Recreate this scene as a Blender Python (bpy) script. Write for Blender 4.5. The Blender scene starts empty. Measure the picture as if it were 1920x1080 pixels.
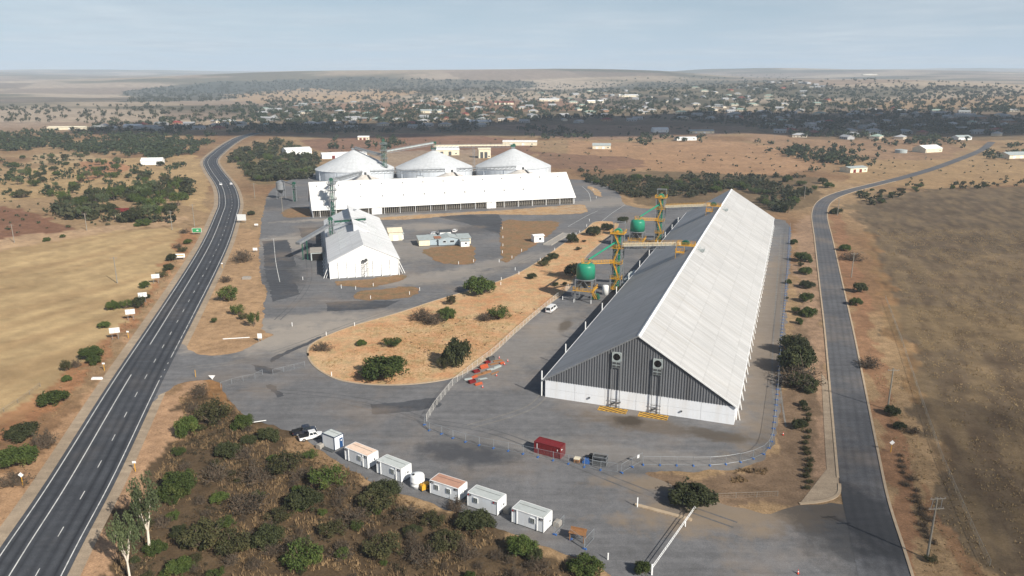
import bpy, math, random
import numpy as np
from mathutils import Vector, Matrix
random.seed(7); RNG = np.random.default_rng(7)
R = math.radians; PI = math.pi
S = bpy.context.scene
COL = S.collection
# ------------------------------------------------------------------ camera
F_PX, HOR, CAM_H = 1400.0, 150.0, 75.0
PITCH = math.atan((540 - HOR) / F_PX)
cd = bpy.data.cameras.new('camera'); cam = bpy.data.objects.new('camera', cd); COL.objects.link(cam)
cd.sensor_width = 36.0; cd.lens = F_PX / 1920 * 36; cd.clip_start = 1.0; cd.clip_end = 60000
cam.location = (0, 0, CAM_H); cam.rotation_euler = (PI / 2 - PITCH, 0, 0)
S.camera = cam
# ------------------------------------------------------------------ sky, sun, exposure
HAZE_SKY = (8.7, 11.4, 14.4, 1)
SUN_EL, SUN_AZ = R(34), R(-48)          # the sun stands to the right of and behind the drone
SUND = Vector((math.cos(SUN_AZ) * math.cos(SUN_EL), math.sin(SUN_AZ) * math.cos(SUN_EL), math.sin(SUN_EL)))
W = bpy.data.worlds.new('World'); S.world = W; W.use_nodes = True
nt = W.node_tree; nt.nodes.clear()
def wn(t, **k):
    n = nt.nodes.new(t)
    for a, b in k.items(): setattr(n, a, b)
    return n
sky = wn('ShaderNodeTexSky', sky_type='NISHITA', sun_disc=False)
sky.sun_elevation = SUN_EL; sky.sun_rotation = PI / 2 - SUN_AZ
sky.altitude = 200; sky.air_density = 1.0; sky.dust_density = 1.2; sky.ozone_density = 1.0
tc = wn('ShaderNodeTexCoord'); sx = wn('ShaderNodeSeparateXYZ'); nt.links.new(tc.outputs['Generated'], sx.inputs[0])
zz = wn('ShaderNodeMath', operation='MAXIMUM'); nt.links.new(sx.outputs[2], zz.inputs[0]); zz.inputs[1].default_value = 0.0
za = wn('ShaderNodeMath', operation='ADD'); nt.links.new(zz.outputs[0], za.inputs[0]); za.inputs[1].default_value = 0.035
dx = wn('ShaderNodeMath', operation='DIVIDE'); nt.links.new(sx.outputs[0], dx.inputs[0]); nt.links.new(za.outputs[0], dx.inputs[1])
dy = wn('ShaderNodeMath', operation='DIVIDE'); nt.links.new(sx.outputs[1], dy.inputs[0]); nt.links.new(za.outputs[0], dy.inputs[1])
cb = wn('ShaderNodeCombineXYZ'); nt.links.new(dx.outputs[0], cb.inputs[0]); nt.links.new(dy.outputs[0], cb.inputs[1])
cn = wn('ShaderNodeTexNoise'); cn.inputs['Scale'].default_value = 0.30; cn.inputs['Detail'].default_value = 7; cn.inputs['Roughness'].default_value = 0.56
nt.links.new(cb.outputs[0], cn.inputs['Vector'])
cr = wn('ShaderNodeValToRGB'); cr.color_ramp.elements[0].position = 0.42; cr.color_ramp.elements[1].position = 0.62
nt.links.new(cn.outputs['Fac'], cr.inputs[0])
cn2 = wn('ShaderNodeTexNoise'); cn2.inputs['Scale'].default_value = 1.3; cn2.inputs['Detail'].default_value = 6
nt.links.new(cb.outputs[0], cn2.inputs['Vector'])
cc = wn('ShaderNodeValToRGB'); cc.color_ramp.elements[0].position = 0.3; cc.color_ramp.elements[1].position = 0.75
cc.color_ramp.elements[0].color = (7.6, 8.9, 10.2, 1); cc.color_ramp.elements[1].color = (10.8, 11.8, 12.6, 1)
nt.links.new(cn2.outputs['Fac'], cc.inputs[0])
fm = wn('ShaderNodeMath', operation='MULTIPLY'); nt.links.new(cr.outputs[0], fm.inputs[0]); fm.inputs[1].default_value = 0.9
# dust haze: thick towards the horizon, thin overhead
hm_ = wn('ShaderNodeMath', operation='MULTIPLY'); nt.links.new(zz.outputs[0], hm_.inputs[0]); hm_.inputs[1].default_value = -7.0
he = wn('ShaderNodeMath', operation='EXPONENT'); nt.links.new(hm_.outputs[0], he.inputs[0])
hk = wn('ShaderNodeMath', operation='MULTIPLY'); nt.links.new(he.outputs[0], hk.inputs[0]); hk.inputs[1].default_value = 0.88
mh = wn('ShaderNodeMix', data_type='RGBA'); nt.links.new(hk.outputs[0], mh.inputs['Factor'])
nt.links.new(sky.outputs[0], mh.inputs[6]); mh.inputs[7].default_value = HAZE_SKY
h2 = wn('ShaderNodeMath', operation='MULTIPLY'); nt.links.new(zz.outputs[0], h2.inputs[0]); h2.inputs[1].default_value = -6.0
h3 = wn('ShaderNodeMath', operation='EXPONENT'); nt.links.new(h2.outputs[0], h3.inputs[0])
fk = wn('ShaderNodeMath', operation='MULTIPLY'); nt.links.new(fm.outputs[0], fk.inputs[0]); nt.links.new(h3.outputs[0], fk.inputs[1])
mx = wn('ShaderNodeMix', data_type='RGBA'); nt.links.new(fk.outputs[0], mx.inputs['Factor'])
nt.links.new(mh.outputs[2], mx.inputs[6]); nt.links.new(cc.outputs[0], mx.inputs[7])
bg = wn('ShaderNodeBackground'); bg.inputs['Strength'].default_value = 0.05
nt.links.new(mx.outputs[2], bg.inputs['Color'])
wo = wn('ShaderNodeOutputWorld'); nt.links.new(bg.outputs[0], wo.inputs[0])
sl = bpy.data.lights.new('sun', 'SUN'); sl.energy = 5.0; sl.angle = R(0.55); sl.color = (1.0, 0.94, 0.84)
so = bpy.data.objects.new('sun', sl); COL.objects.link(so); so.rotation_euler = SUND.to_track_quat('Z', 'Y').to_euler()
so.location = SUND * 300
S.view_settings.view_transform = 'Standard'; S.view_settings.look = 'None'
S.view_settings.exposure = 0.45; S.view_settings.gamma = 1.0; S.view_settings.use_curve_mapping = False
S.cycles.use_denoising = True
try: S.cycles.denoiser = 'OPENIMAGEDENOISE'
except Exception: pass
S.cycles.max_bounces = 6; S.cycles.diffuse_bounces = 2; S.cycles.glossy_bounces = 2; S.cycles.transmission_bounces = 3
S.cycles.volume_bounces = 2; S.cycles.transparent_max_bounces = 8; S.cycles.caustics_reflective = False; S.cycles.caustics_refractive = False
# ------------------------------------------------------------------ numbers: noise, terrain height, photo point -> ground point
def _hash(ix, iy, s):
    h = (ix.astype(np.int64) * 374761393 + iy.astype(np.int64) * 668265263 + s * 1442695041) & 0x7fffffff
    h = ((h ^ (h >> 13)) * 1274126177) & 0x7fffffff
    return ((h ^ (h >> 16)) & 0xffff) / 65535.0
def vnoise(x, y, s=0):
    x = np.asarray(x, float); y = np.asarray(y, float)
    ix = np.floor(x); iy = np.floor(y); fx = x - ix; fy = y - iy
    fx = fx * fx * (3 - 2 * fx); fy = fy * fy * (3 - 2 * fy)
    a = _hash(ix, iy, s); b = _hash(ix + 1, iy, s); c = _hash(ix, iy + 1, s); d = _hash(ix + 1, iy + 1, s)
    return (a + (b - a) * fx) * (1 - fy) + (c + (d - c) * fx) * fy
def fbm(x, y, o=4, s=0):
    t = 0; a = 0.5; n = 0
    for i in range(o):
        t = t + a * vnoise(np.asarray(x) * 2 ** i, np.asarray(y) * 2 ** i, s + i * 17); n += a; a *= 0.5
    return t / n
HR = np.array([0, 750, 1000, 1300, 1700, 2300, 3200, 5000, 8000, 13000, 14000.]); HZ = np.array([0, 0, 1.5, 8, 18, 30, 46, 82, 128, 196, 199.])
BUMPS = [(-16, 4600, 40, 900, 600), (-7, 4200, 36, 800, 500), (2, 3900, 24, 900, 450), (21, 3000, 30, 520, 420), (13, 2450, 20, 420, 330), (-25, 3300, -22, 1300, 900), (31, 3000, 16, 500, 500), (-4, 2700, 26, 420, 300), (7, 4600, 60, 800, 600), (27, 6800, 34, 1500, 900), (16, 7400, 34, 900, 900), (0, 8200, 34, 1300, 900), (-13, 7500, 50, 1200, 800)]
def hgt(x, y):
    x = np.asarray(x, float); y = np.asarray(y, float); r = np.hypot(x, y)
    h = np.interp(r, HR, HZ)
    k = np.clip((r - 900) / 2500, 0, 1)
    h = h + k * ((fbm(x / 900, y / 900, 3, 5) - .5) * 30 + (fbm(x / 2600, y / 2600, 2, 9) - .5) * (34 + np.clip((r - 4000) / 110, 0, 62)))
    for a, rr, hh, wx, wr in BUMPS:
        cx, cy = rr * math.sin(R(a)), rr * math.cos(R(a))
        t = (x - cx) * math.cos(R(a)) - (y - cy) * math.sin(R(a)); q = (x - cx) * math.sin(R(a)) + (y - cy) * math.cos(R(a))
        h = h + hh * np.exp(-(t / wx) ** 2 - (q / wr) ** 2) * np.clip((r - 1200) / 800, 0, 1)
    return h
def ray(u, v):
    a = (u - 960) / F_PX; b = (540 - v) / F_PX
    return a, math.cos(PITCH) + b * math.sin(PITCH), -math.sin(PITCH) + b * math.cos(PITCH)
def G(u, v, z=0.0):
    d = ray(u, v); t = (z - CAM_H) / d[2]
    return Vector((d[0] * t, d[1] * t, z))
_T = np.concatenate([np.linspace(60, 900, 200), np.geomspace(905, 14500, 900)])
def AT(u, v):                                   # the place on the real terrain seen at a photo point
    d = ray(u, v)
    if v > 330: return G(u, v)
    X, Y, Z = d[0] * _T, d[1] * _T, CAM_H + d[2] * _T
    below = np.nonzero(Z < hgt(X, Y))[0]
    if len(below) == 0: return None
    i = below[0]
    return Vector((X[i], Y[i], float(hgt(X[i], Y[i]))))
def PX(pts): return [G(u, v) for u, v in pts]
# ------------------------------------------------------------------ mesh builder
class MB:
    def __init__(s): s.v = []; s.f = []; s.m = []
    def add(s, vs, fs, m=0):
        o = len(s.v); s.v += [tuple(p) for p in vs]; s.f += [tuple(i + o for i in f) for f in fs]; s.m += [m] * len(fs); return s
    def box(s, x, y, z, sx, sy, sz, rz=0, m=0):    # centre x,y ; z = bottom
        c, n = math.cos(rz), math.sin(rz); P = []
        for k in (0, 1):
            for i, j in ((-1, -1), (1, -1), (1, 1), (-1, 1)):
                a, b = i * sx / 2, j * sy / 2; P.append((x + a * c - b * n, y + a * n + b * c, z + k * sz))
        return s.add(P, [(3, 2, 1, 0), (4, 5, 6, 7), (0, 1, 5, 4), (1, 2, 6, 5), (2, 3, 7, 6), (3, 0, 4, 7)], m)
    def bar(s, p, q, w, h=None, m=0):
        p = Vector(p); q = Vector(q); h = h or w; d = (q - p)
        if d.length < 1e-6: return s
        d.normalize(); up = Vector((0, 0, 1)) if abs(d.z) < .95 else Vector((0, 1, 0))
        a = d.cross(up).normalized(); b = a.cross(d).normalized(); P = []
        for c in (p, q):
            for i, j in ((-1, -1), (1, -1), (1, 1), (-1, 1)): P.append(c + a * (i * w / 2) + b * (j * h / 2))
        return s.add(P, [(0, 1, 2, 3), (7, 6, 5, 4), (4, 5, 1, 0), (5, 6, 2, 1), (6, 7, 3, 2), (7, 4, 0, 3)], m)
    def tube(s, p, q, r, r2=None, n=10, caps=True, m=0):
        p = Vector(p); q = Vector(q); r2 = r if r2 is None else r2; d = (q - p).normalized()
        up = Vector((0, 0, 1)) if abs(d.z) < .95 else Vector((1, 0, 0))
        a = d.cross(up).normalized(); b = a.cross(d).normalized(); P = []
        for c, rr in ((p, r), (q, r2)):
            for i in range(n):
                t = 2 * PI * i / n; P.append(c + a * (math.cos(t) * rr) + b * (math.sin(t) * rr))
        fs = [(i, (i + 1) % n, n + (i + 1) % n, n + i) for i in range(n)]
        if caps: fs += [tuple(range(n - 1, -1, -1)), tuple(range(n, 2 * n))]
        return s.add(P, fs, m)
    def lathe(s, prof, n=24, c=(0, 0), m=0):       # prof: (radius, z)
        P = []
        for r, z in prof:
            for i in range(n):
                t = 2 * PI * i / n; P.append((c[0] + r * math.cos(t), c[1] + r * math.sin(t), z))
        fs = []
        for k in range(len(prof) - 1):
            for i in range(n): fs.append((k * n + i, k * n + (i + 1) % n, (k + 1) * n + (i + 1) % n, (k + 1) * n + i))
        fs += [tuple(range(n - 1, -1, -1)), tuple(range((len(prof) - 1) * n, len(prof) * n))]
        return s.add(P, fs, m)
    def extr(s, prof, a0, a1, axis='y', m=0):      # prof in the other two axes (x,z)/(y,z)/(x,y), extruded along axis
        n = len(prof); P = []
        for a in (a0, a1):
            for i, j in prof: P.append({'y': (i, a, j), 'x': (a, i, j), 'z': (i, j, a)}[axis])
        fs = [(i, (i + 1) % n, n + (i + 1) % n, n + i) for i in range(n)] + [tuple(range(n - 1, -1, -1)), tuple(range(n, 2 * n))]
        return s.add(P, fs, m)
    def poly(s, pts, m=0): return s.add(pts, [tuple(range(len(pts)))], m)
    def build(s, name, mats, parent=None, smooth=False, recalc=True):
        me = bpy.data.meshes.new(name); me.from_pydata(s.v, [], s.f)
        if not isinstance(mats, (list, tuple)): mats = [mats]
        for mm in mats: me.materials.append(mm)
        if len(mats) > 1: me.polygons.foreach_set('material_index', s.m)
        if recalc and len(s.f) < 20000:
            import bmesh
            b = bmesh.new(); b.from_mesh(me); bmesh.ops.recalc_face_normals(b, faces=b.faces); b.to_mesh(me); b.free()
        if smooth: me.polygons.foreach_set('use_smooth', [True] * len(me.polygons))
        return link(name, me, parent)
def link(name, me, parent=None):
    o = bpy.data.objects.new(name, me); COL.objects.link(o)
    if parent is not None: o.parent = parent
    return o
def npmesh(name, V, Fc, mats, k=4, smooth=False):
    me = bpy.data.meshes.new(name); V = np.asarray(V, np.float32); Fc = np.asarray(Fc, np.int32)
    me.vertices.add(len(V)); me.vertices.foreach_set('co', V.ravel())
    me.loops.add(Fc.size); me.loops.foreach_set('vertex_index', Fc.ravel())
    me.polygons.add(len(Fc)); me.polygons.foreach_set('loop_start', np.arange(0, Fc.size, k, dtype=np.int32))
    if smooth: me.polygons.foreach_set('use_smooth', np.ones(len(Fc), bool))
    for m in (mats if isinstance(mats, (list, tuple)) else [mats]): me.materials.append(m)
    me.update(calc_edges=True); return me
def tag(o, label=None, cat=None, group=None, kind=None):
    for k, v in (('label', label), ('category', cat), ('group', group), ('kind', kind)):
        if v: o[k] = v
    return o
def thing(name, label, cat, loc=(0, 0, 0), rz=0, group=None):
    o = bpy.data.objects.new(name, None); o.empty_display_size = .5; COL.objects.link(o)
    o.location = loc; o.rotation_euler = (0, 0, rz); return tag(o, label, cat, group)
def copy_tree(o, parent=None, loc=None, rz=None, label=None, group=None, scale=None):
    c = o.copy(); COL.objects.link(c)
    if parent is not None: c.parent = parent
    if loc is not None: c.location = loc
    if rz is not None: c.rotation_euler = (0, 0, rz)
    if scale is not None: c.scale = scale
    if label: c['label'] = label
    if group: c['group'] = group
    for ch in KIDS.get(o.name, o.children): copy_tree(ch, c)
    return c
KIDS = {}
def angle(a, b): return math.atan2(b.y - a.y, b.x - a.x)
# ------------------------------------------------------------------ materials
def lin(c):
    c = c / 255.0
    return c / 12.92 if c <= .04045 else ((c + .055) / 1.055) ** 2.4
def C(r, g, b, k=1.0): return (lin(r) * k, lin(g) * k, lin(b) * k, 1)
class NT:
    def __init__(s, name):
        s.mat = bpy.data.materials.new(name); s.mat.use_nodes = True; s.t = s.mat.node_tree
        s.b = s.t.nodes['Principled BSDF']
    def n(s, t, ins=None, **k):
        x = s.t.nodes.new(t)
        for a, b in k.items(): setattr(x, a, b)
        for a, b in (ins or {}).items():
            if hasattr(b, 'is_output'): s.t.links.new(b, x.inputs[a])
            else: x.inputs[a].default_value = b
        return x
    def l(s, a, b): s.t.links.new(a, b)
    def noise(s, vec, scale, detail=4, rough=.55): return s.n('ShaderNodeTexNoise', {'Vector': vec, 'Scale': scale, 'Detail': detail, 'Roughness': rough}).outputs['Fac']
    def mapr(s, x, a, b, c, d): return s.n('ShaderNodeMapRange', {0: x, 1: a, 2: b, 3: c, 4: d}).outputs[0]
    def mix(s, f, a, b, mode='MIX'):
        x = s.n('ShaderNodeMix', data_type='RGBA', blend_type=mode)
        for sock, v in (('Factor', f), ('A', a), ('B', b)):
            i = [q for q in x.inputs if q.name == sock and q.enabled][0] if sock != 'Factor' else x.inputs[0]
            if sock in 'AB': i = x.inputs[6 if sock == 'A' else 7]
            if hasattr(v, 'is_output'): s.t.links.new(v, i)
            else: i.default_value = v
        return x.outputs[2]
    def math(s, op, a, b=0.0): return s.n('ShaderNodeMath', {0: a, 1: b}, operation=op).outputs[0]
    def scale(s, col, f): # colour times factor
        return s.n('ShaderNodeVectorMath', {0: col if hasattr(col, 'is_output') else tuple(col)[:3], 3: f}, operation='SCALE').outputs[0]
    def pos(s): return s.n('ShaderNodeNewGeometry').outputs['Position']
    def obj(s): return s.n('ShaderNodeTexCoord').outputs['Object']
    def rnd(s): return s.n('ShaderNodeObjectInfo').outputs['Random']
    def bump(s, h, st=.3, d=.05): s.l(s.n('ShaderNodeBump', {'Height': h, 'Strength': st, 'Distance': d}).outputs[0], s.b.inputs['Normal'])
def M(name, col, rough=.6, var=.12, scale=1.2, metal=0.0, dirt=None, dirt_amt=.35, rand=0.0, spec=.3, bump=0, streak=False):
    t = NT(name); p = t.obj(); kk = .78 if max(col[:3]) < .6 else 1.0; col = tuple(x * kk for x in col[:3]); dirt = tuple(x * kk for x in dirt[:3]) + (1,) if dirt else None
    f = t.mapr(t.noise(p, scale, 5), .25, .75, 1 - var, 1 + var)
    c = t.scale(col, f)
    if dirt:
        q = p
        if streak: q = t.n('ShaderNodeMapping', {'Vector': p, 'Scale': (1.0, 1.0, .12)}).outputs[0]
        d = t.mapr(t.noise(q, .55, 7, .65), .46, .72, 0, dirt_amt); c = t.mix(d, c, dirt)
    if rand: c = t.scale(c, t.mapr(t.rnd(), 0, 1, 1 - rand, 1 + rand))
    t.l(c, t.b.inputs['Base Color']); t.b.inputs['Roughness'].default_value = rough; t.b.inputs['Metallic'].default_value = metal
    t.b.inputs['Specular IOR Level'].default_value = spec
    if bump: t.bump(t.noise(p, scale * 6, 3), .4, bump)
    return t.mat
DUST = C(150, 125, 100)
m_white = M('white_paint', (.82, .83, .83, 1), .45, .05, .6, dirt=C(170, 155, 135), dirt_amt=.3, streak=True)
m_whitewall = M('white_concrete', (.78, .80, .83, 1), .75, .03, .35, dirt=C(190, 175, 155), dirt_amt=.25, streak=True)
m_grey = M('galvanised_steel', (.36, .38, .40, 1), .45, .12, 1.5, metal=.4, dirt=C(120, 110, 100))
m_darkgrey = M('dark_steel', (.09, .095, .10, 1), .5, .2, 1.5)
m_black = M('black_rubber', (.015, .015, .016, 1), .8, .2, 3)
m_green = M('green_paint', C(35, 150, 118), .4, .12, .5, dirt=C(90, 110, 90), dirt_amt=.35, streak=True)
m_greend = M('dark_green_paint', C(35, 95, 75), .45, .15, .8, dirt=C(80, 90, 80))
m_yellow = M('yellow_paint', C(214, 160, 48), .5, .12, 1, dirt=C(120, 90, 50))
m_blue = M('blue_plastic', C(55, 105, 175), .5, .15, 2)
m_red = M('container_red', C(126, 34, 38), .5, .12, .8, dirt=C(100, 50, 40), dirt_amt=.4)
m_orange = M('orange_plastic', C(188, 92, 58), .5, .15, 1, dirt=C(130, 80, 60))
m_wood = M('timber', C(165, 120, 80), .75, .25, 3, dirt=C(90, 70, 55))
m_conc = M('concrete', (.42, .39, .35, 1), .85, .15, .5, dirt=C(110, 95, 80))
m_cream = M('cream_sheet', C(225, 215, 190), .55, .06, .7, dirt=C(160, 140, 115))
m_paleblue = M('pale_blue_wall', C(176, 192, 202), .6, .07, .8, dirt=C(140, 140, 135))
m_roofgrey = M('pale_grey_roof', C(185, 195, 195), .5, .08, .8, dirt=C(150, 140, 125))
m_rust = M('rusty_roof', C(180, 125, 95), .65, .15, 1, dirt=C(140, 85, 60), dirt_amt=.5)
m_glass = M('window_glass', (.03, .04, .05, 1), .08, .2, 2, spec=.6)
m_line = M('line_paint', (.66, .66, .64, 1), .7, .12, .8, dirt=C(95, 95, 95), dirt_amt=.6)
m_ylw_line = M('yellow_line_paint', C(210, 160, 50), .7, .15, 1, dirt=C(100, 90, 80), dirt_amt=.5)
m_pole = M('weathered_pole', C(150, 145, 135), .85, .2, 2)
m_dkred = M('dark_red_paint', C(120, 45, 45), .5, .12, 1)

_w1 = 'first second third fourth fifth sixth seventh eighth ninth tenth eleventh twelfth thirteenth fourteenth fifteenth sixteenth seventeenth eighteenth nineteenth'.split()
ORD = _w1[:]
for _t, _to in zip('twenty thirty forty fifty sixty seventy eighty ninety'.split(), 'twentieth thirtieth fortieth fiftieth sixtieth seventieth eightieth ninetieth'.split()):
    ORD.append(_to); ORD += [_t + '-' + w for w in _w1[:9]]
ORD += ['hundredth'] + ['hundred and ' + w for w in ORD[:99]]
def renumber(objs):                       # look-alikes in one area: count them off from the left of the photograph
    by = {}
    for o in objs: by.setdefault(o['label'], []).append(o)
    for lab, L in by.items():
        if len(L) < 2: continue
        L.sort(key=lambda o: o.location.x / max(1, o.location.y))
        for k, o in enumerate(L): o['label'] = '%s, %s from the left' % (lab, ORD[k])
# ================================================================== TERRAIN
def inpoly(x, y, P):
    P = np.asarray(P); n = len(P); r = np.zeros(len(x), bool); j = n - 1
    for i in range(n):
        xi, yi = P[i]; xj, yj = P[j]
        if yi != yj:
            r ^= ((yi > y) != (yj > y)) & (x < (xj - xi) * (y - yi) / (yj - yi) + xi)
        j = i
    return r
def gp(pts):
    out = []
    for u, v in pts:
        q = AT(u, v)
        if q is not None: out.append((q.x, q.y))
    return out
ang = np.concatenate([np.arange(-50, 50.01, .22), np.arange(54, 306.1, 6.0)]) * PI / 180
rad = np.concatenate([[1., 12, 30, 50], np.geomspace(62, 13500, 560)])
AA, RR = np.meshgrid(ang, rad); TX = (RR * np.sin(AA)).ravel(); TY = (RR * np.cos(AA)).ravel(); TZ = hgt(TX, TY)
na, nr = len(ang), len(rad)
i0 = (np.arange(nr - 1)[:, None] * na + np.arange(na)[None, :]); i1 = (np.arange(nr - 1)[:, None] * na + (np.arange(na)[None, :] + 1) % na)
TF = np.stack([i0, i1, i1 + na, i0 + na], -1).reshape(-1, 4)
rr = np.hypot(TX, TY)
# base colours of soil, stubble and bush
col = np.zeros((len(TX), 3)); 
def c3(r, g, b): return np.array([lin(r), lin(g), lin(b)])
base = c3(172, 144, 110); col[:] = base
n1 = fbm(TX / 70, TY / 70, 4, 1); n2 = fbm(TX / 14, TY / 14, 4, 2)
def lerp(a, b, t): return a + (b - a) * t[:, None]
col = lerp(col, c3(150, 118, 88), np.clip((n1 - .45) * 4, 0, 1))
# far country: a patchwork of paddocks, bare hills and bush
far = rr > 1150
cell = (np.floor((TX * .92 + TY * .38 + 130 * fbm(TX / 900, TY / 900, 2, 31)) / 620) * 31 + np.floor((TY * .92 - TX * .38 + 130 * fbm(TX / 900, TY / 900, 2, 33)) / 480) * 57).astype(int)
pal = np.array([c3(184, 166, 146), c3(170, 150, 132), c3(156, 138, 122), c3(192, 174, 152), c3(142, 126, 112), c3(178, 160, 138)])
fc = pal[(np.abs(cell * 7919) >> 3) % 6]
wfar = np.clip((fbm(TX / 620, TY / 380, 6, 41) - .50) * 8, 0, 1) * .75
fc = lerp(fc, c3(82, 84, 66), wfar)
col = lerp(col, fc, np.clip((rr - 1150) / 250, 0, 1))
PAINT = [  # (photo outline, colour, amount, edge wander in metres)
    ([(-60, 470), (130, 440), (330, 426), (350, 452), (300, 520), (235, 600), (150, 690), (60, 770), (-60, 850)], (202, 174, 130), .97, 3),
    ([(-60, 380), (40, 392), (140, 428), (90, 440), (-60, 455)], (142, 102, 80), .95, 5),
    ([(-60, 455), (130, 432), (350, 405), (352, 416), (180, 440), (-60, 480)], (205, 172, 138), .8, 3),
    ([(350, 425), (368, 440), (250, 600), (150, 715), (40, 800), (-60, 870), (-60, 820), (60, 755), (150, 680), (235, 592), (300, 512)], (178, 128, 92), .8, 4),
    ([(395, 420), (402, 440), (300, 585), (190, 760), (60, 960), (-20, 1080), (-80, 1080), (-80, 960), (60, 850), (180, 720), (280, 590), (360, 450)], (196, 158, 122), .85, 4),
    ([(440, 430), (490, 430), (500, 560), (520, 630), (400, 680), (335, 660), (345, 600), (400, 520)], (190, 156, 120), .9, 3),
    ([(290, 745), (345, 715), (390, 700), (350, 790), (300, 880), (240, 960), (225, 1100), (110, 1100), (190, 930)], (198, 160, 126), .9, 4),
    ([(350, 790), (330, 740), (385, 715), (420, 730), (470, 790), (590, 840), (780, 940), (950, 1005), (1120, 1065), (1190, 1130), (180, 1130), (235, 960), (300, 870)], (98, 82, 63), .97, 5),
    ([(375, 705), (430, 715), (425, 790), (380, 760)], (176, 132, 88), .8, 3),
    ([(1180, 885), (1300, 884), (1400, 880), (1450, 850), (1470, 700), (1490, 600), (1500, 420), (1535, 420), (1560, 700), (1580, 930), (1500, 950), (1340, 945)], (134, 112, 92), .9, 3),
    ([(1482, 420), (1525, 400), (1556, 700), (1575, 900), (1540, 915), (1520, 700), (1500, 560)], (176, 146, 120), .85, 3),
    ([(1575, 388), (1612, 400), (1650, 520), (1705, 700), (1750, 850), (1800, 1000), (1835, 1120), (2300, 1120), (2300, 350), (1800, 350), (1640, 370)], (120, 104, 84), .97, 6),
    ([(1552, 400), (1575, 400), (1615, 520), (1660, 700), (1705, 900), (1740, 1100), (1690, 1100), (1640, 800), (1600, 600)], (158, 118, 90), .8, 2.5),
    ([(1620, 430), (1640, 440), (1690, 600), (1740, 760), (1715, 760), (1660, 600)], (168, 130, 88), .5, 3),
    ([(1725, 900), (1745, 905), (1800, 1010), (1840, 1100), (1790, 1100), (1760, 1000)], (150, 108, 80), .55, 2.5),
    ([(1690, 700), (1800, 650), (1960, 640), (2100, 700), (1900, 760), (1780, 770)], (108, 92, 74), .4, 12),
    ([(1640, 560), (1780, 560), (1960, 600), (2000, 650), (1800, 640), (1700, 660)], (146, 124, 92), .5, 12),
    ([(1600, 400), (1780, 370), (2000, 360), (2000, 470), (1800, 500), (1660, 470)], (106, 92, 76), .6, 14),
    ([(1760, 780), (1960, 740), (2100, 800), (2100, 1000), (1900, 980), (1800, 900)], (102, 86, 68), .4, 14),
    ([(1080, 330), (1250, 320), (1560, 335), (1530, 385), (1440, 400), (1200, 385), (1170, 350)], (120, 102, 78), .85, 9),
    ([(1060, 262), (1180, 268), (1350, 262), (1560, 285), (1600, 300), (1470, 330), (1180, 320), (1060, 300)], (184, 146, 112), .9, 10),
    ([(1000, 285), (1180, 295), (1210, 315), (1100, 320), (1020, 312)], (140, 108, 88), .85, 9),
    ([(560, 262), (760, 250), (900, 255), (1000, 265), (1000, 290), (760, 290), (620, 285)], (148, 112, 92), .9, 9),
    ([(930, 236), (1200, 226), (1390, 238), (1390, 250), (1200, 262), (1030, 258), (960, 250)], (162, 132, 110), .9, 14),
    ([(1380, 246), (1640, 252), (1800, 262), (1780, 300), (1600, 300), (1460, 276)], (168, 136, 108), .9, 14),
    ([(1600, 300), (1920, 300), (2000, 340), (1700, 352), (1600, 345)], (178, 148, 110), .85, 14),
    ([(440, 290), (540, 262), (600, 300), (590, 340), (500, 345), (470, 345)], (132, 116, 84), .85, 6),
    ([(0, 330), (150, 300), (380, 290), (390, 400), (250, 350), (100, 370), (-60, 380)], (196, 166, 122), .8, 9),
    ([(60, 290), (180, 290), (190, 305), (60, 308)], (196, 170, 134), .8, 9),
    ([(150, 305), (240, 300), (245, 320), (150, 345)], (184, 126, 96), .7, 9),
    ([(680, 285), (900, 280), (905, 315), (700, 320)], (178, 158, 138), .8, 5),
    ([(1360, 155), (1420, 150), (1520, 158), (1560, 170), (1500, 180), (1380, 172)], (104, 98, 78), .6, 40),
    ([(230, 168), (420, 152), (700, 144), (760, 150), (560, 168), (420, 186), (240, 192)], (78, 82, 74), .85, 50),
    ([(560, 160), (760, 150), (1000, 152), (1010, 162), (760, 172)], (84, 86, 72), .8, 40),
    ([(420, 178), (560, 165), (640, 170), (600, 184), (470, 194)], (196, 166, 132), .85, 40),
    ([(520, 186), (620, 178), (760, 182), (640, 192)], (204, 174, 138), .85, 30),
    ([(620, 172), (700, 165), (790, 172), (740, 184), (650, 186)], (204, 172, 136), .85, 30),
    ([(1540, 192), (1920, 178), (1980, 200), (1700, 208)], (196, 164, 128), .7, 40),
    ([(480, 245), (480, 205), (900, 198), (1400, 208), (1940, 200), (1940, 262), (1500, 262), (1380, 236), (940, 234), (880, 250)], (122, 106, 84), .65, 20),
    ([(620, 195), (1000, 185), (1150, 205), (900, 212), (640, 215)], (184, 136, 104), .5, 30),
]
wx = (fbm(TX / 9, TY / 9, 4, 61) - .5) * 2; wy = (fbm(TX / 9, TY / 9, 4, 62) - .5) * 2
wX = (fbm(TX / 60, TY / 60, 4, 63) - .5) * 2; wY = (fbm(TX / 60, TY / 60, 4, 64) - .5) * 2
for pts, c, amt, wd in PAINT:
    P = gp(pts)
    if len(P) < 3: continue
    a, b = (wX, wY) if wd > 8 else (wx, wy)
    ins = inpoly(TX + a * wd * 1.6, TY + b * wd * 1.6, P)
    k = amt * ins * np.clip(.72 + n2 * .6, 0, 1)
    col = lerp(col, c3(*c), np.clip(k, 0, 1))
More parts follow.
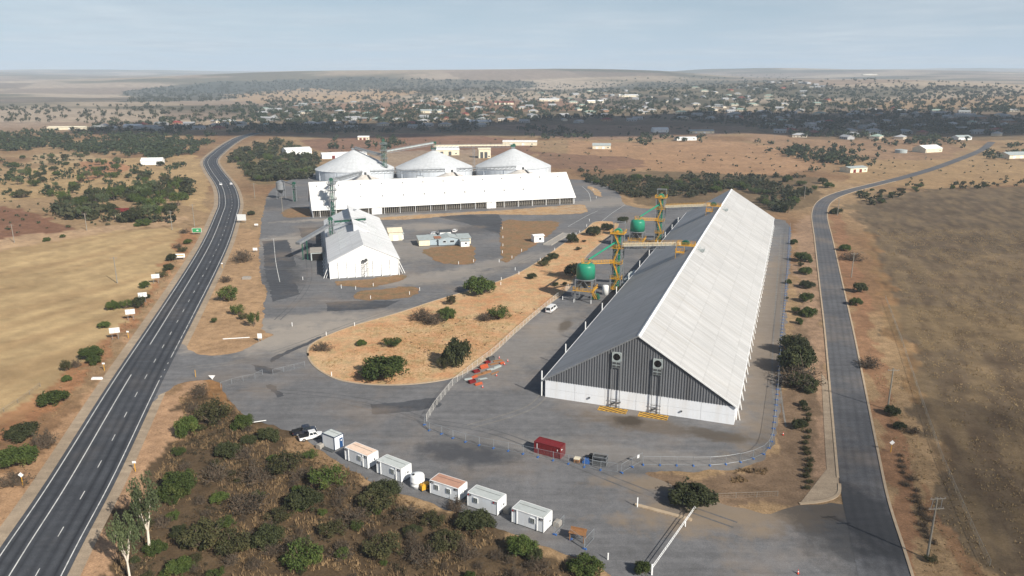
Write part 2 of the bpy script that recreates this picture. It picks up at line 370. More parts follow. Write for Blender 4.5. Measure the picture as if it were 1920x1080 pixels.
# streaks in the stubble and mottling everywhere
st = fbm((TX * .9 - TY * .43) / 7 + 3 * fbm(TX / 60, TY / 60, 2, 72), (TY * .9 + TX * .43) / 70, 4, 71)
lf = inpoly(TX, TY, gp(PAINT[0][0])); rf = inpoly(TX, TY, gp(PAINT[11][0]))
ln_ = np.sin(2 * PI * ((TX * .86 - TY * .32) / 8.5 + 2.2 * fbm(TX / 120, TY / 120, 2, 88)))
col = col * (1 + (lf * .07 * ln_))[:, None]; col = col * (1 + (rf * .05 * np.sin(2 * PI * ((TX * .95 - TY * .31) / 5.5 + 1.5 * fbm(TX / 70, TY / 70, 2, 89)))))[:, None]
col = lerp(col, c3(150, 116, 82), lf * np.clip((st - .45) * 2.2, 0, .3))
st2 = fbm((TX * .93 - TY * .37) / 2.6, (TY * .93 + TX * .37) / 11, 4, 73)
col = lerp(col, c3(150, 128, 96), rf * np.clip((st2 - .52) * 3, 0, .4)); col = lerp(col, c3(84, 68, 54), rf * np.clip((.46 - st2) * 3, 0, .45))
col *= .80 * (.66 + .44 * fbm(TX / 3.5, TY / 3.5, 4, 81))[:, None]
amt_m = np.where(lf, .35, 1.0) * np.where(rf, .75, 1.0)
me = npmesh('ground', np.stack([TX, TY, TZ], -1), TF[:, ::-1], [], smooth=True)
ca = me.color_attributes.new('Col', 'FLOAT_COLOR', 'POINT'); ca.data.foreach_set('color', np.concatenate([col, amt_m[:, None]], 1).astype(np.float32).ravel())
t = NT('dry_ground'); p = t.pos()
at_ = t.n('ShaderNodeAttribute', attribute_name='Col'); a = at_.outputs['Color']; al = at_.outputs['Alpha']
f1 = t.mapr(t.noise(p, .35, 7, .68), .28, .72, .66, 1.34); f2 = t.mapr(t.noise(p, 2.6, 5, .7), .3, .7, .66, 1.34)
ff = t.math('ADD', 1.0, t.math('MULTIPLY', t.math('SUBTRACT', t.math('MULTIPLY', f1, f2), 1.0), al)); c = t.scale(t.scale(a, ff), t.mapr(t.noise(p, .03, 7, .66), .3, .7, .82, 1.18))
sp = t.math('MULTIPLY', al, t.mapr(t.noise(p, 1.1, 3, .5), .63, .7, 0, .45)); c = t.mix(sp, c, C(92, 80, 58))
t.l(c, t.b.inputs['Base Color']); t.b.inputs['Roughness'].default_value = .95; t.b.inputs['Specular IOR Level'].default_value = .1
t.bump(t.noise(p, .9, 6, .65), .5, .25); me.materials.append(t.mat)
ground = tag(link('ground', me), kind='structure')
# ================================================================== PAVEMENT
def blob(t, p, q, rx, ry, rz, lo=.55, hi=1.1, wob=.55):
    d = t.n('ShaderNodeVectorMath', {0: p, 1: (q.x, q.y, 0)}, operation='SUBTRACT').outputs[0]
    r = t.n('ShaderNodeVectorRotate', {'Vector': d, 'Angle': -rz}, rotation_type='Z_AXIS').outputs[0]
    s = t.n('ShaderNodeVectorMath', {0: r, 1: (1 / rx, 1 / ry, 0)}, operation='MULTIPLY').outputs[0]
    L = t.n('ShaderNodeVectorMath', {0: s}, operation='LENGTH').outputs['Value']
    w = t.math('ADD', L, t.mapr(t.noise(p, .22, 6, .65), .2, .8, -wob, wob))
    return t.mapr(w, lo, hi, 1, 0)
def asphalt(name, col, blobs=(), dusty=.5, tracks=False):
    t = NT(name); p = t.pos(); col = tuple(x * .76 for x in col[:3]); blobs = [(a_, b_, c_, d_, tuple(x * .8 for x in e_[:3]) + (1,), f_) for a_, b_, c_, d_, e_, f_ in blobs]
    c = t.scale(col, t.mapr(t.noise(p, .06, 6, .6), .3, .7, .84, 1.14))
    c = t.scale(c, t.mapr(t.noise(p, 4.5, 4, .75), .3, .7, .72, 1.28))
    q = t.n('ShaderNodeMapping', {'Vector': p, 'Rotation': (0, 0, R(20)), 'Scale': (.05, .5, 1)}).outputs[0]
    c = t.scale(c, t.mapr(t.noise(q, 1.0, 6, .65), .3, .7, .82, 1.16))
    c = t.scale(c, t.mapr(t.noise(p, .5, 6, .7), .32, .68, .84, 1.16))
    c = t.mix(t.mapr(t.noise(p, .035, 7, .62), .5, .72, 0, dusty), c, C(160, 140, 118))
    for q, rx, ry, rz, bc, am in blobs:
        k = t.math('MULTIPLY', blob(t, p, q, rx, ry, rz), am); c = t.mix(k, c, bc)
    if tracks:
        uv = t.n('ShaderNodeUVMap').outputs[0]; s = t.n('ShaderNodeSeparateXYZ', {0: uv}).outputs
        w = None
        for x0, wd, am in tracks:
            g = t.math('ABSOLUTE', t.math('SUBTRACT', s[0], x0)); g = t.mapr(g, 0, wd, am, 0)
            w = g if w is None else t.math('MAXIMUM', w, g)
        w = t.math('MULTIPLY', w, t.mapr(t.noise(t.n('ShaderNodeMapping', {'Vector': uv, 'Scale': (1.2, .03, 1)}).outputs[0], 1, 4), .25, .7, .35, 1.1))
        c = t.mix(w, c, C(38, 40, 46))
    t.l(c, t.b.inputs['Base Color']); t.b.inputs['Roughness'].default_value = .9; t.b.inputs['Specular IOR Level'].default_value = .2
    t.bump(t.noise(p, 5, 4, .7), .3, .03)
    return t.mat
DK = C(70, 72, 78); LT = C(178, 168, 156); BR = C(150, 132, 110); DK2 = C(52, 54, 58)
yb = [(G(870, 848), 11, 6, R(-10), DK, .75), (G(540, 455), 16, 22, R(10), LT, .6), (G(530, 520), 9, 26, R(15), DK2, .55), (G(640, 600), 40, 10, R(15), LT, .35),
      (G(1440, 600), 7, 130, R(69.5 - 90), BR, .5), (G(1230, 800), 22, 4, R(-20), C(110, 95, 78), .55), (G(1180, 790), 3.5, 3, 0, C(70, 62, 52), .8), (G(1340, 815), 9, 3, R(-20), C(80, 74, 66), .5),
      (G(1000, 640), 10, 40, R(-25), LT, .3), (G(1060, 610), 2.2, 8, R(-15), C(88, 78, 66), .7), (G(1150, 850), 40, 5, R(-12), LT, .25), (G(1400, 960), 26, 7, R(5), BR, .7),
      (G(1280, 905), 18, 4, R(0), BR, .7), (G(900, 430), 26, 14, R(18), DK, .5), (G(800, 425), 22, 12, 0, LT, .45), (G(1130, 380), 40, 16, R(40), LT, .45), (G(680, 408), 50, 6, R(18), LT, .7),
      (G(520, 380), 14, 30, 0, DK, .5), (G(1560, 980), 10, 22, R(12), DK2, .6), (G(560, 600), 20, 8, R(20), LT, .4), (G(820, 520), 30, 10, R(25), LT, .45), (G(650, 618), 55, 12, R(18), LT, .6), (G(560, 640), 26, 12, R(10), LT, .5), (G(950, 490), 40, 8, R(38), LT, .4), (G(780, 470), 18, 26, R(10), LT, .35)]
m_yard = asphalt('yard_asphalt', C(121, 121, 123), yb, .35)
m_patch = asphalt('dark_asphalt_patch', C(84, 86, 91), (), .5)
m_tyre = asphalt('tyre_mark', C(108, 108, 110), (), .6)
m_dusttrack = asphalt('dust_track', C(134, 131, 127), (), .3)
m_hw = asphalt('highway_asphalt', C(82, 85, 91), (), .12, [(0.75, .65, .85), (2.5, .65, .9), (4.3, .7, .55), (6.4, .7, .65), (8.2, .75, .9), (10.3, .8, .95)])
m_road = asphalt('side_road_asphalt', C(104, 105, 109), [(G(1600, 960), 9, 20, R(12), DK2, .7)], .3, [(1.5, .7, .3), (3.2, .6, .25), (5.0, .7, .3), (6.6, .6, .25)])
m_gravel = asphalt('gravel_shoulder', C(176, 158, 136), (), .5)
m_kerb = M('kerb_concrete', C(196, 176, 150), .85, .12, .7, dirt=C(150, 118, 90), dirt_amt=.4)
def sheet(name, pts, z, mat, kind='structure', parent=None):
    b = MB(); b.poly([(q[0], q[1], z) for q in pts]); o = b.build(name, mat, parent, recalc=False)
    if o.data.polygons[0].normal.z < 0: o.data.flip_normals()
    return tag(o, kind=kind) if parent is None else o
def crom(P, n=10, closed=False):
    P = [Vector((q[0], q[1], 0)) for q in P]; out = []; N = len(P)
    rng = range(N) if closed else range(N - 1)
    for i in rng:
        g = (lambda k: P[k % N]) if closed else (lambda k: P[max(0, min(N - 1, k))])
        a, b, c, d = g(i - 1), g(i), g(i + 1), g(i + 2)
        for k in range(n):
            s = k / n; out.append(.5 * ((2 * b) + (c - a) * s + (2 * a - 5 * b + 4 * c - d) * s * s + (3 * b - a - 3 * c + d) * s ** 3))
    if not closed: out.append(P[-1])
    return out
def resample(P, d, closed=False):
    if closed: P = P + [P[0]]
    out = [P[0].copy()]; acc = 0
    for a, b in zip(P, P[1:]):
        L = (b - a).length; s = d - acc
        while s <= L: out.append(a + (b - a) * (s / L)); s += d
        acc = (acc + L) % d
    return out
def normals(P):
    N = []
    for i in range(len(P)):
        d = P[min(i + 1, len(P) - 1)] - P[max(i - 1, 0)]; d.normalize(); N.append(Vector((d.y, -d.x, 0)))   # to the right
    return N
def zoff(q, dz): return float(hgt(q.x, q.y)) + dz + max(0, math.hypot(q.x, q.y) - 500) * .0009
def ribbon(name, P, o0, o1, dz, mat, i0=0, i1=None, kind='structure', parent=None, thick=0):
    N = normals(P); i1 = len(P) if i1 is None else i1; b = MB(); uv = []; s = 0
    rows = []
    for i in range(i0, i1):
        L = P[i] + N[i] * o0; r = P[i] + N[i] * o1; z = zoff(P[i], dz); rows.append(((L.x, L.y, z), (r.x, r.y, z)))
    V = []; Fc = []
    for a, c in rows: V += [a, c]
    for k in range(len(rows) - 1): Fc.append((2 * k, 2 * k + 1, 2 * k + 3, 2 * k + 2))
    if thick:
        o = len(V); V += [(x, y, z - thick) for x, y, z in V]
        for k in range(len(rows) - 1): Fc += [(2 * k, 2 * k + 2, o + 2 * k + 2, o + 2 * k), (2 * k + 1, o + 2 * k + 1, o + 2 * k + 3, 2 * k + 3)]
        e = 2 * (len(rows) - 1); Fc += [(0, o, o + 1, 1), (e, e + 1, o + e + 1, o + e)]
    b.add(V, Fc); ob = b.build(name, mat, parent, recalc=False)
    U = ob.data.uv_layers.new(name='UVMap'); d = [0]
    for i in range(i0 + 1, i1): d.append(d[-1] + (P[i] - P[i - 1]).length)
    for li, lp in enumerate(ob.data.loops):
        vi = lp.vertex_index % (2 * len(rows)); U.data[li].uv = (o0 if vi % 2 == 0 else o1, d[vi // 2])
    return tag(ob, kind=kind) if parent is None else ob
# highway: its left edge line, read off the photograph and laid on the terrain
HWL = [(-120, 1226), (0, 1043), (97, 900), (210, 720), (290, 600), (352, 505), (384, 450), (404, 405), (412, 380), (407, 350), (388, 320), (383, 303), (398, 287), (425, 268), (446, 258), (475, 250)]
hp = []
for u, v in HWL:
    q = AT(u, v) if v <= 330 else G(u, v); hp.append(q)
HW = resample(crom(hp, 14), 3.0)
ribbon('highway_shoulder', HW, -3.4, 14.2, .02, m_gravel)
ribbon('highway', HW, -.9, 12.2, .05, m_hw)
def idx_at(P, q): return min(range(len(P)), key=lambda i: (P[i] - Vector((q.x, q.y, 0))).length)
ja, jb = idx_at(HW, G(268, 763)), idx_at(HW, G(318, 648))      # the yard entrance
ribbon('edge_line', HW, -.08, .10, .075, m_line)
ribbon('edge_line', HW, 11.2, 11.38, .075, m_line, 0, idx_at(HW, G(210, 720)) + 1)
ribbon('edge_line', HW, 11.2, 11.38, .075, m_line, jb - 3, None)
ka, kb = idx_at(HW, G(225, 697)), idx_at(HW, G(262, 645))
ribbon('centre_line', HW, 3.3, 3.5, .075, m_line, 0, ka)
ribbon('centre_line', HW, 3.3, 3.5, .075, m_line, kb, None)
HWf = resample(crom(hp, 14), 1.0)
for k in range(2, len(HWf) - 6, 12):
    if k > 640: break
    ribbon('lane_dash', HWf, 7.35, 7.5, .075, m_line, k, k + 4)
ea, eb = idx_at(HWf, G(215, 715)), idx_at(HWf, G(300, 590))
for k in range(ea, eb, 5): ribbon('lane_dash', HWf, 11.2, 11.36, .075, m_line, k, k + 2)
# side road
SRL = [(1650, 1250), (1618, 1120), (1597, 1020), (1577, 925), (1568, 840), (1557, 720), (1547, 613), (1537, 527), (1528, 447), (1523, 400), (1536, 376), (1572, 360), (1640, 343), (1700, 329), (1765, 308), (1830, 283), (1852, 267)]
sp_ = [AT(u, v) if v <= 330 else G(u, v) for u, v in SRL]
SR = resample(crom(sp_, 14), 3.0); SW = 7.9
ribbon('side_road', SR, 0, SW, .055, m_road)
s0 = idx_at(SR, G(1577, 925)); s1 = min(len(SR), idx_at(SR, G(1572, 360)) + 30)
kl = crom([G(1500, 946), G(1535, 943), G(1562, 936), G(1575, 925), G(1576, 908)], 6)
ribbon('kerb', kl, -.5, .1, .17, m_kerb, thick=.16)
ribbon('kerb', SR, -.45, .02, .17, m_kerb, s0 + 2, s1, thick=.16)
ribbon('kerb', SR, SW - .02, SW + .45, .17, m_kerb, 0, s1, thick=.16)
sheet('footpath', PX([(1500, 944), (1535, 941), (1562, 934), (1574, 920), (1568, 850), (1556, 720), (1540, 700), (1545, 800), (1550, 880), (1515, 925)]), .06, m_gravel)
# the paved yard
YARD = [(262, 760), (330, 722), (372, 712), (412, 716), (428, 748), (470, 786), (545, 808), (592, 838), (640, 872), (700, 905), (790, 938), (870, 965), (950, 1000), (1040, 1030), (1120, 1058), (1180, 1110), (1300, 1200),
        (1680, 1200), (1640, 1080), (1612, 1000), (1590, 948), (1505, 948), (1440, 962), (1345, 942), (1250, 905), (1215, 886), (1300, 885), (1390, 877), (1440, 853), (1458, 805), (1466, 700), (1476, 560), (1482, 425), (1440, 408),
        (1380, 398), (1290, 386), (1225, 392), (1172, 383), (1160, 362), (1130, 344), (1085, 337), (1000, 335), (860, 331), (700, 331), (600, 324), (545, 337), (515, 352), (500, 372), (488, 433), (488, 513), (500, 547), (497, 563), (493, 617), (513, 628),
        (483, 643), (450, 659), (400, 667), (367, 664), (348, 650), (330, 640), (300, 650)]
yp = crom(PX(YARD), 3, True)
yp = [Vector((q.x + (float(fbm(q.x / 3, q.y / 3, 3, 3)) - .5) * 2.0, q.y + (float(fbm(q.x / 3 + 9, q.y / 3, 3, 3)) - .5) * 2.0, 0)) for q in resample(yp, 1.2, True)]
sheet('yard', yp, .03, m_yard)
def soil(name, c1, c2, c3_, grass=.5):
    t = NT(name); p = t.pos()
    c = t.mix(t.mapr(t.noise(p, .07, 7, .66), .40, .60, 0, 1), c1, c2)
    c = t.mix(t.mapr(t.noise(p, .22, 7, .7), .47, .62, 0, grass + .25), c, c3_)
    c = t.scale(c, t.mapr(t.noise(p, 2.2, 6, .75), .3, .7, .74, 1.22)); c = t.scale(c, t.mapr(t.noise(p, .55, 6, .7), .3, .7, .78, 1.16))
    c = t.mix(t.mapr(t.noise(p, .9, 4, .6), .62, .7, 0, .5), c, C(105, 85, 58))
    t.l(c, t.b.inputs['Base Color']); t.b.inputs['Roughness'].default_value = .95; t.b.inputs['Specular IOR Level'].default_value = .1
    t.bump(t.noise(p, 1.2, 6, .7), .6, .2); return t.mat
m_soil = soil('orange_soil', C(188, 142, 104), C(198, 164, 126), C(170, 152, 114))
m_soil2 = soil('brown_grass_soil', C(142, 110, 80), C(136, 110, 84), C(122, 106, 80), .8)
m_bank = soil('sandy_bank', C(182, 150, 112), C(172, 152, 128), C(160, 124, 84), .5)
def ragged(P, amp, d=.6, s=7):
    P = resample(P, d, True); out = []
    for q in P:
        out.append(Vector((q.x + (float(fbm(q.x / 2.2, q.y / 2.2, 4, s)) - .5) * amp * 2, q.y + (float(fbm(q.x / 2.2 + 40, q.y / 2.2, 4, s)) - .5) * amp * 2, 0)))
    return out
def island(name, px, mat, kerb=True, z=.10, smooth=4, mound=0):
    P = crom(PX(px), smooth, True)
    if not kerb: P = ragged(P, 1.6)
    o = sheet(name, P, z, mat)
    if kerb:
        Q = P + [P[0], P[1]]; ribbon('kerb', Q, -.25, .25, z + .07, m_kerb, thick=.15)
    return P
ISL = [(578, 668), (582, 648), (613, 630), (667, 610), (747, 587), (813, 565), (873, 547), (923, 532), (973, 512), (1013, 488), (1060, 455), (1097, 431), (1118, 416), (1160, 420), (1130, 452), (1100, 480), (1082, 510), (1066, 541), (1030, 570), (1000, 594), (960, 629), (927, 660), (890, 688), (848, 709), (780, 720), (713, 722), (657, 717), (623, 708), (592, 689)]
isl = island('planted_island', ISL, m_soil)
island('soil_island', [(663, 556), (680, 546), (713, 543), (767, 537), (787, 543), (780, 553), (747, 560), (693, 563)], m_soil2, False)
island('soil_strip', [(628, 528), (690, 524), (756, 515), (748, 528), (690, 539), (640, 536)], m_soil2, False)
island('lawn', [(793, 469), (840, 462), (886, 460), (889, 480), (888, 494), (850, 496), (815, 488)], m_soil2, False, smooth=3)
island('soil_lot', [(942, 416), (990, 415), (1047, 417), (1026, 443), (972, 478), (942, 488)], m_soil2, False, smooth=3)
island('bank', [(700, 410), (800, 402), (960, 393), (1080, 384), (1098, 388), (1090, 400), (990, 403), (880, 402), (760, 412)], m_bank, False, .07)
island('soil_patch', [(528, 398), (550, 390), (585, 393), (590, 405), (560, 408), (535, 408)], m_soil2, False)
island('soil_patch', [(1100, 349), (1120, 354), (1128, 368), (1117, 366)], m_bank, False, smooth=2)
for i, q in enumerate([[(612, 568), (640, 565), (752, 564), (722, 577), (680, 581), (612, 584)], [(694, 758), (770, 752), (818, 746), (826, 764), (770, 772), (698, 777)], [(495, 505), (545, 507), (562, 552), (512, 566)], [(470, 683), (500, 687), (528, 697), (505, 701), (486, 697)],
                       [(500, 722), (512, 720), (533, 743), (522, 745)], [(505, 672), (560, 648), (602, 630), (600, 637), (540, 662), (508, 680)], [(560, 428), (620, 425), (640, 480), (575, 480)], [(808, 404), (935, 402), (942, 416), (940, 440), (870, 418)], [(492, 452), (540, 450), (556, 500), (496, 504)]]):
    sheet('asphalt_patch', ragged([Vector((w.x, w.y, 0)) for w in PX(q)], .9, .5, 11 + i), .040 + i * .0012, m_patch)
# tyre scuffs and dusty wheel tracks over the yard
for i, (pts, dark) in enumerate((([(430, 728), (530, 734), (630, 743), (720, 760), (800, 790)], 1), ([(350, 690), (450, 678), (560, 645), (680, 600), (800, 560), (900, 525), (1000, 480)], 0), ([(640, 752), (780, 785), (930, 812), (1100, 880), (1240, 935), (1380, 985)], 1), ([(880, 800), (1000, 760), (1040, 700), (1080, 640)], 0), ([(520, 600), (560, 560), (580, 520), (575, 470)], 1), ([(1465, 800), (1455, 700), (1460, 560), (1468, 440)], 0))):
    P = [Vector((q.x, q.y, 0)) for q in (G(*p_) for p_ in pts)]; P = resample(crom(P, 8), 1.0)
    for off in (-.95, .95): ribbon('tyre_track', P, off - .2, off + .2, .0352 + i * .0003, m_tyre if dark else m_dusttrack)
# painted marks in the yard
def pline(pts, w=.14, name='painted_line', z=.06, mat=None):
    P = [G(*q) for q in pts]; P = [Vector((q.x, q.y, 0)) for q in P]
    return ribbon(name, resample(crom(P, 6), 1.5), -w / 2, w / 2, z, mat or m_line)
pline([(513, 448), (517, 490), (525, 530)], .2); pline([(490, 448), (545, 447), (600, 446)], .2)
pline([(1128, 415), (1150, 398), (1172, 384)], .2); pline([(1065, 425), (1100, 405), (1122, 395)], .2); pline([(1092, 350), (1104, 362), (1108, 378)], .25)
for k in range(7):
    a = 322 + k * 2.8; pline([(a, 727 - k * 5.8), (a + 1.2, 724.5 - k * 5.8)], .35, 'lane_dash')
for k in range(6): pline([(402 + k * 9.5, 703 - k * 2.5), (407 + k * 9.5, 701.7 - k * 2.5)], .3, 'lane_dash')
# ================================================================== BUILDINGS
def sheeting(name, col, axis=1, pitch=.0, rough=.45, metal=.15, dirt=C(165, 150, 130), amt=.35, stre=(.06, .9, .06), lap=0):
    t = NT(name); p = t.obj()
    q = t.n('ShaderNodeMapping', {'Vector': p, 'Scale': stre}).outputs[0]
    c = t.scale(col, t.mapr(t.noise(q, 1.0, 6, .6), .3, .7, .90, 1.07))
    c = t.scale(c, t.mapr(t.noise(p, .08, 5, .6), .3, .7, .92, 1.06))
    c = t.mix(t.mapr(t.noise(q, .45, 7, .65), .5, .75, 0, amt), c, dirt)
    if lap:
        o_ = t.n('ShaderNodeSeparateXYZ', {0: p}).outputs; u_ = o_[1 - axis]; v_ = o_[axis]
        fl_ = t.math('FLOOR', t.math('DIVIDE', u_, lap)); fv_ = t.math('FLOOR', t.math('DIVIDE', v_, .76)); cv = t.n('ShaderNodeCombineXYZ', {0: fl_, 1: fv_}).outputs[0]
        c = t.scale(c, t.mapr(t.n('ShaderNodeTexWhiteNoise', {'Vector': cv}, noise_dimensions='2D').outputs['Value'], 0, 1, .91, 1.06))
        fr_ = t.math('FRACT', t.math('DIVIDE', u_, lap)); c = t.scale(c, t.mapr(t.math('LESS_THAN', fr_, .05), 0, 1, 1, .925))
    if pitch:
        w = t.n('ShaderNodeTexWave', {'Vector': p, 'Scale': pitch, 'Distortion': 0.0}, bands_direction='XYZ'[axis]).outputs['Fac']
        c = t.scale(c, t.mapr(w, 0, 1, .93, 1.03)); t.bump(w, .25, .05)
    t.l(c, t.b.inputs['Base Color']); t.b.inputs['Roughness'].default_value = .75; t.b.inputs['Specular IOR Level'].default_value = .12
    return t.mat
m_bigroof = sheeting('shed_roof_sheet', (.455, .455, .455, 1), 1, .45, .45, .0, dirt=C(158, 150, 138), amt=.4, lap=5.3)
m_bigroof_left = m_bigroof
m_gable = sheeting('grey_cladding', C(104, 106, 110), 0, 0, .55, .1, dirt=C(70, 66, 62), amt=.5, stre=(1.2, 1.2, .08))
m_whiteroof = sheeting('white_roof_sheet', (.70, .70, .69, 1), 0, .55, .45, 0, dirt=C(205, 195, 180), amt=.35, stre=(.9, .06, .06), lap=5.0)
m_whiteroof2 = sheeting('white_roof_sheet_aged', (.68, .69, .70, 1), 1, .55, .45, 0, dirt=C(190, 188, 184), amt=.35, lap=4.7)
m_silo = sheeting('silo_roof_sheet', (.54, .56, .58, 1), 0, 0, .45, .1, dirt=C(160, 160, 158), amt=.3, stre=(.4, .4, .4))
m_silowall = M('silo_wall_sheet', (.62, .66, .71, 1), .4, .08, .3, metal=.1, dirt=C(150, 155, 160), streak=True)
m_cone = M('dusty_cone_sheet', (.60, .57, .53, 1), .6, .12, .25, dirt=C(150, 130, 112), dirt_amt=.5)
def handrail(b, pts, h=1.05, m=0, w=.07, step=1.5):
    for a, c in zip(pts, pts[1:]):
        a = Vector(a); c = Vector(c); n = max(1, int((c - a).length / step))
        for z in (h, h * .55): b.bar(a + Vector((0, 0, z)), c + Vector((0, 0, z)), w * .95, m=m)
        for i in range(n + 1):
            q = a + (c - a) * (i / n); b.bar(q, q + Vector((0, 0, h)), w, m=m)
m_dkpaint = asphalt('dark_hatch_ground', C(52, 50, 48), (), .2)
# ---- the big grain shed
fl, fr = G(1022, 744), G(1376, 797)
SA = angle(fl, fr); W_, L_, WH, RH = (fr - fl).length, 254.0, 4.5, 18.6
ex = Vector((math.cos(SA), math.sin(SA), 0)); ey = Vector((-ex.y, ex.x, 0))
def SH(x, y, z=0): return fl + ex * x + ey * y + Vector((0, 0, z))
shed = thing('grain_shed', 'huge pale grain shed with grey gable, white base wall and two fans', 'shed', fl, SA)
def roofz(x): return WH + .25 + (RH - WH - .25) * (1 - abs(x - W_ / 2) / (W_ / 2))
b = MB(); 
npan = 6
for r in range(2):
    for k in range(npan):
        x0, x1 = W_ * k / npan + .025, W_ * (k + 1) / npan - .025
        MB().box((x0 + x1) / 2, .12, .02 + r * 2.26, x1 - x0, .24, 2.22).build('wall_panel', m_whitewall, shed)
for side, x in ((0, .12), (1, W_ - .12)):
    for k in range(32):
        y0, y1 = .26 + (L_ - .5) * k / 32 + .025, .26 + (L_ - .5) * (k + 1) / 32 - .025
        MB().box(x, (y0 + y1) / 2, .02, .24, y1 - y0, 4.46).build('wall_panel', m_whitewall, shed)
MB().box(W_ / 2, L_ - .12, 0, W_ - .5, .24, 4.48).build('rear_wall', m_whitewall, shed)
b = MB(); pitch = .62; n = int((W_ - .2) / pitch); xs = []
for k in range(n + 1):
    for dx_, dy_ in ((0, 0), (.30, 0), (.38, -.11), (.54, -.11)): 
        x = .1 + k * pitch + dx_
        if x < W_ - .1: xs.append((x, dy_ - .02))
if not any(abs(x - W_ / 2) < .05 for x, _ in xs): xs.append((W_ / 2, 0)); xs.sort()
V = []; Fc = []
for x, yy in xs: V += [(x, yy, 4.50), (x, yy, max(4.52, roofz(x) - .06))]
for i in range(len(xs) - 1): Fc.append((2 * i, 2 * i + 2, 2 * i + 3, 2 * i + 1))
b.add(V, Fc); b.build('gable_cladding', m_gable, shed)
MB().extr([(.2, 4.5), (W_ - .2, 4.5), (W_ / 2, RH - .2)], L_ - .2, L_ - .05, 'y').build('rear_cladding', m_gable, shed)
for nm, x0, x1, mm in (('roof_slope', -.55, W_ / 2, m_bigroof), ('roof_slope', W_ + .55, W_ / 2, m_bigroof_left)):
    z0 = roofz(0) - .55 * (RH - WH) / (W_ / 2)
    MB().extr([(x0, z0), (x1, RH), (x1, RH + .12), (x0, z0 + .12)], -.35, L_ + .2, 'y').build(nm, mm, shed)
MB().extr([(W_ / 2 - .5, RH - .12), (W_ / 2, RH + .22), (W_ / 2 + .5, RH - .12), (W_ / 2, RH + .10)], -.4, L_ + .25, 'y').build('ridge_cap', m_white, shed)
for s in (0, 1):
    x0 = -.55 if s == 0 else W_ + .55; z0 = roofz(0) - .55 * (RH - WH) / (W_ / 2)
    MB().bar((x0, -.42, z0 + .02), (W_ / 2, -.42, RH + .06), .10, .34).build('barge_board', m_white if s else m_grey, shed)
    MB().box(x0 + (.12 if s else -.12), L_ / 2, z0 - .12, .22, L_ + .3, .2).build('gutter', m_white, shed)
for k in range(43):                                     # white buttress posts along the right wall
    y = 3 + k * 5.9
    MB().bar((W_ + .25, y, 0), (W_ + .25, y, 4.3), .28, .3).bar((W_ + 1.1, y, .0), (W_ + .3, y, 3.4), .18).build('buttress', m_white, shed)
for k in range(12):
    MB().tube((-1.0, .3 + k * 20.5, 0), (-1.0, .3 + k * 20.5, 6.6), .16).build('vent_pipe', m_white, shed)
m_fanhole = M('dark_opening', (.012, .009, .008, 1), .9, .2, 2)
for pu in ((1157, 757), (1230, 772)):
    g = G(*pu); x = (g - fl).dot(ex); zt = 12.9 if pu[0] < 1200 else 12.5
    f = MB(); ring = [(math.cos(2 * PI * i / 24) * .86, math.sin(2 * PI * i / 24) * .86) for i in range(24)]
    V = [(x + a, -.52, zt + c) for a, c in ring] + [(x + max(-1.0, min(1.0, a * 1.75)), -.52, zt + max(-1.0, min(1.0, c * 1.75))) for a, c in ring]
    f.add(V, [(i, (i + 1) % 24, 24 + (i + 1) % 24, 24 + i) for i in range(24)])
    for a in (-1.02, 1.02): f.box(x + a, -.32, zt - 1.05, .08, .5, 2.1)
    f.box(x, -.32, zt + 1.0, 2.1, .5, .08)
    fo = f.build('exhaust_fan', m_roofgrey, shed)
    MB().tube((x, -.36, zt), (x, -.32, zt), .95, n=20).build('fan_opening', m_fanhole, fo)
    for t_ in np.arange(4) * PI / 2: MB().bar((x, -.44, zt), (x + math.cos(t_) * .82, -.42, zt + math.sin(t_) * .82), .04, .2).build('fan_blade', m_fanhole, fo)
    lo = MB().box(x, -.3, zt - 2.75, 2.0, .3, 1.7).build('louvre_box', m_roofgrey, shed)
    lv = MB(); [lv.box(x + s_ * .48, -.48, zt - 2.62 + j * .78, .78, .06, .55) for s_ in (-1, 1) for j in (0, 1)]; lv.build('louvre', m_darkgrey, lo)
    for s_ in (-1.0, 1.0):
        MB().bar((x + s_, -.42, .05), (x + s_, -.42, zt - 1.1), .13, .18).build('duct_rail', m_grey, shed)
    fb = MB(); 
    for z_ in (.5, 1.3, 2.2): fb.bar((x - 1.2, -.55, z_), (x + 1.2, -.55, z_), .1)
    fb.bar((x - .9, -.6, 1.0), (x + .2, -.6, 1.5), .35); fb.build('base_frame', m_darkgrey, shed)
    # hatched no-parking box on the asphalt
    cpt = SH(x - .2, -1.75)
    bd = MB(); st_ = MB(); hw, hd = 3.3, 1.25
    for a0, a1 in (((-hw, -hd), (hw, -hd)), ((hw, -hd), (hw, hd)), ((hw, hd), (-hw, hd)), ((-hw, hd), (-hw, -hd))):
        bd.bar((*a0, 0), (*a1, 0), .16, .012)
    for k in range(-9, 10):
        s0 = k * 1.05; p0 = (s0 - hd * .9, -hd); p1 = (s0 + hd * .9, hd)
        x0c, x1c = max(p0[0], -hw), min(p1[0], hw)
        if x0c < x1c - .1: st_.bar((x0c, p0[1] + (x0c - p0[0]) / .9, 0), (x1c, p0[1] + (x1c - p0[0]) / .9, 0), .36, .012)
    o = bd.add(*((lambda B: (B.v, B.f))(st_))).build('hatched_marking', m_ylw_line); o.location = (cpt.x, cpt.y, .055); o.rotation_euler = (0, 0, SA); tag(o, kind='structure')
    o = sheet('asphalt_patch', [SH(x - .2 + a, -1.75 + c) for a, c in ((-hw, -hd), (hw, -hd), (hw, hd), (-hw, hd))], .0475, m_dkpaint)
for xx in (11.2, 18.6, 33.0):
    MB().box(xx, -.2, 1.4, .35, .35, .3).build('tap_box', m_darkgrey, shed)
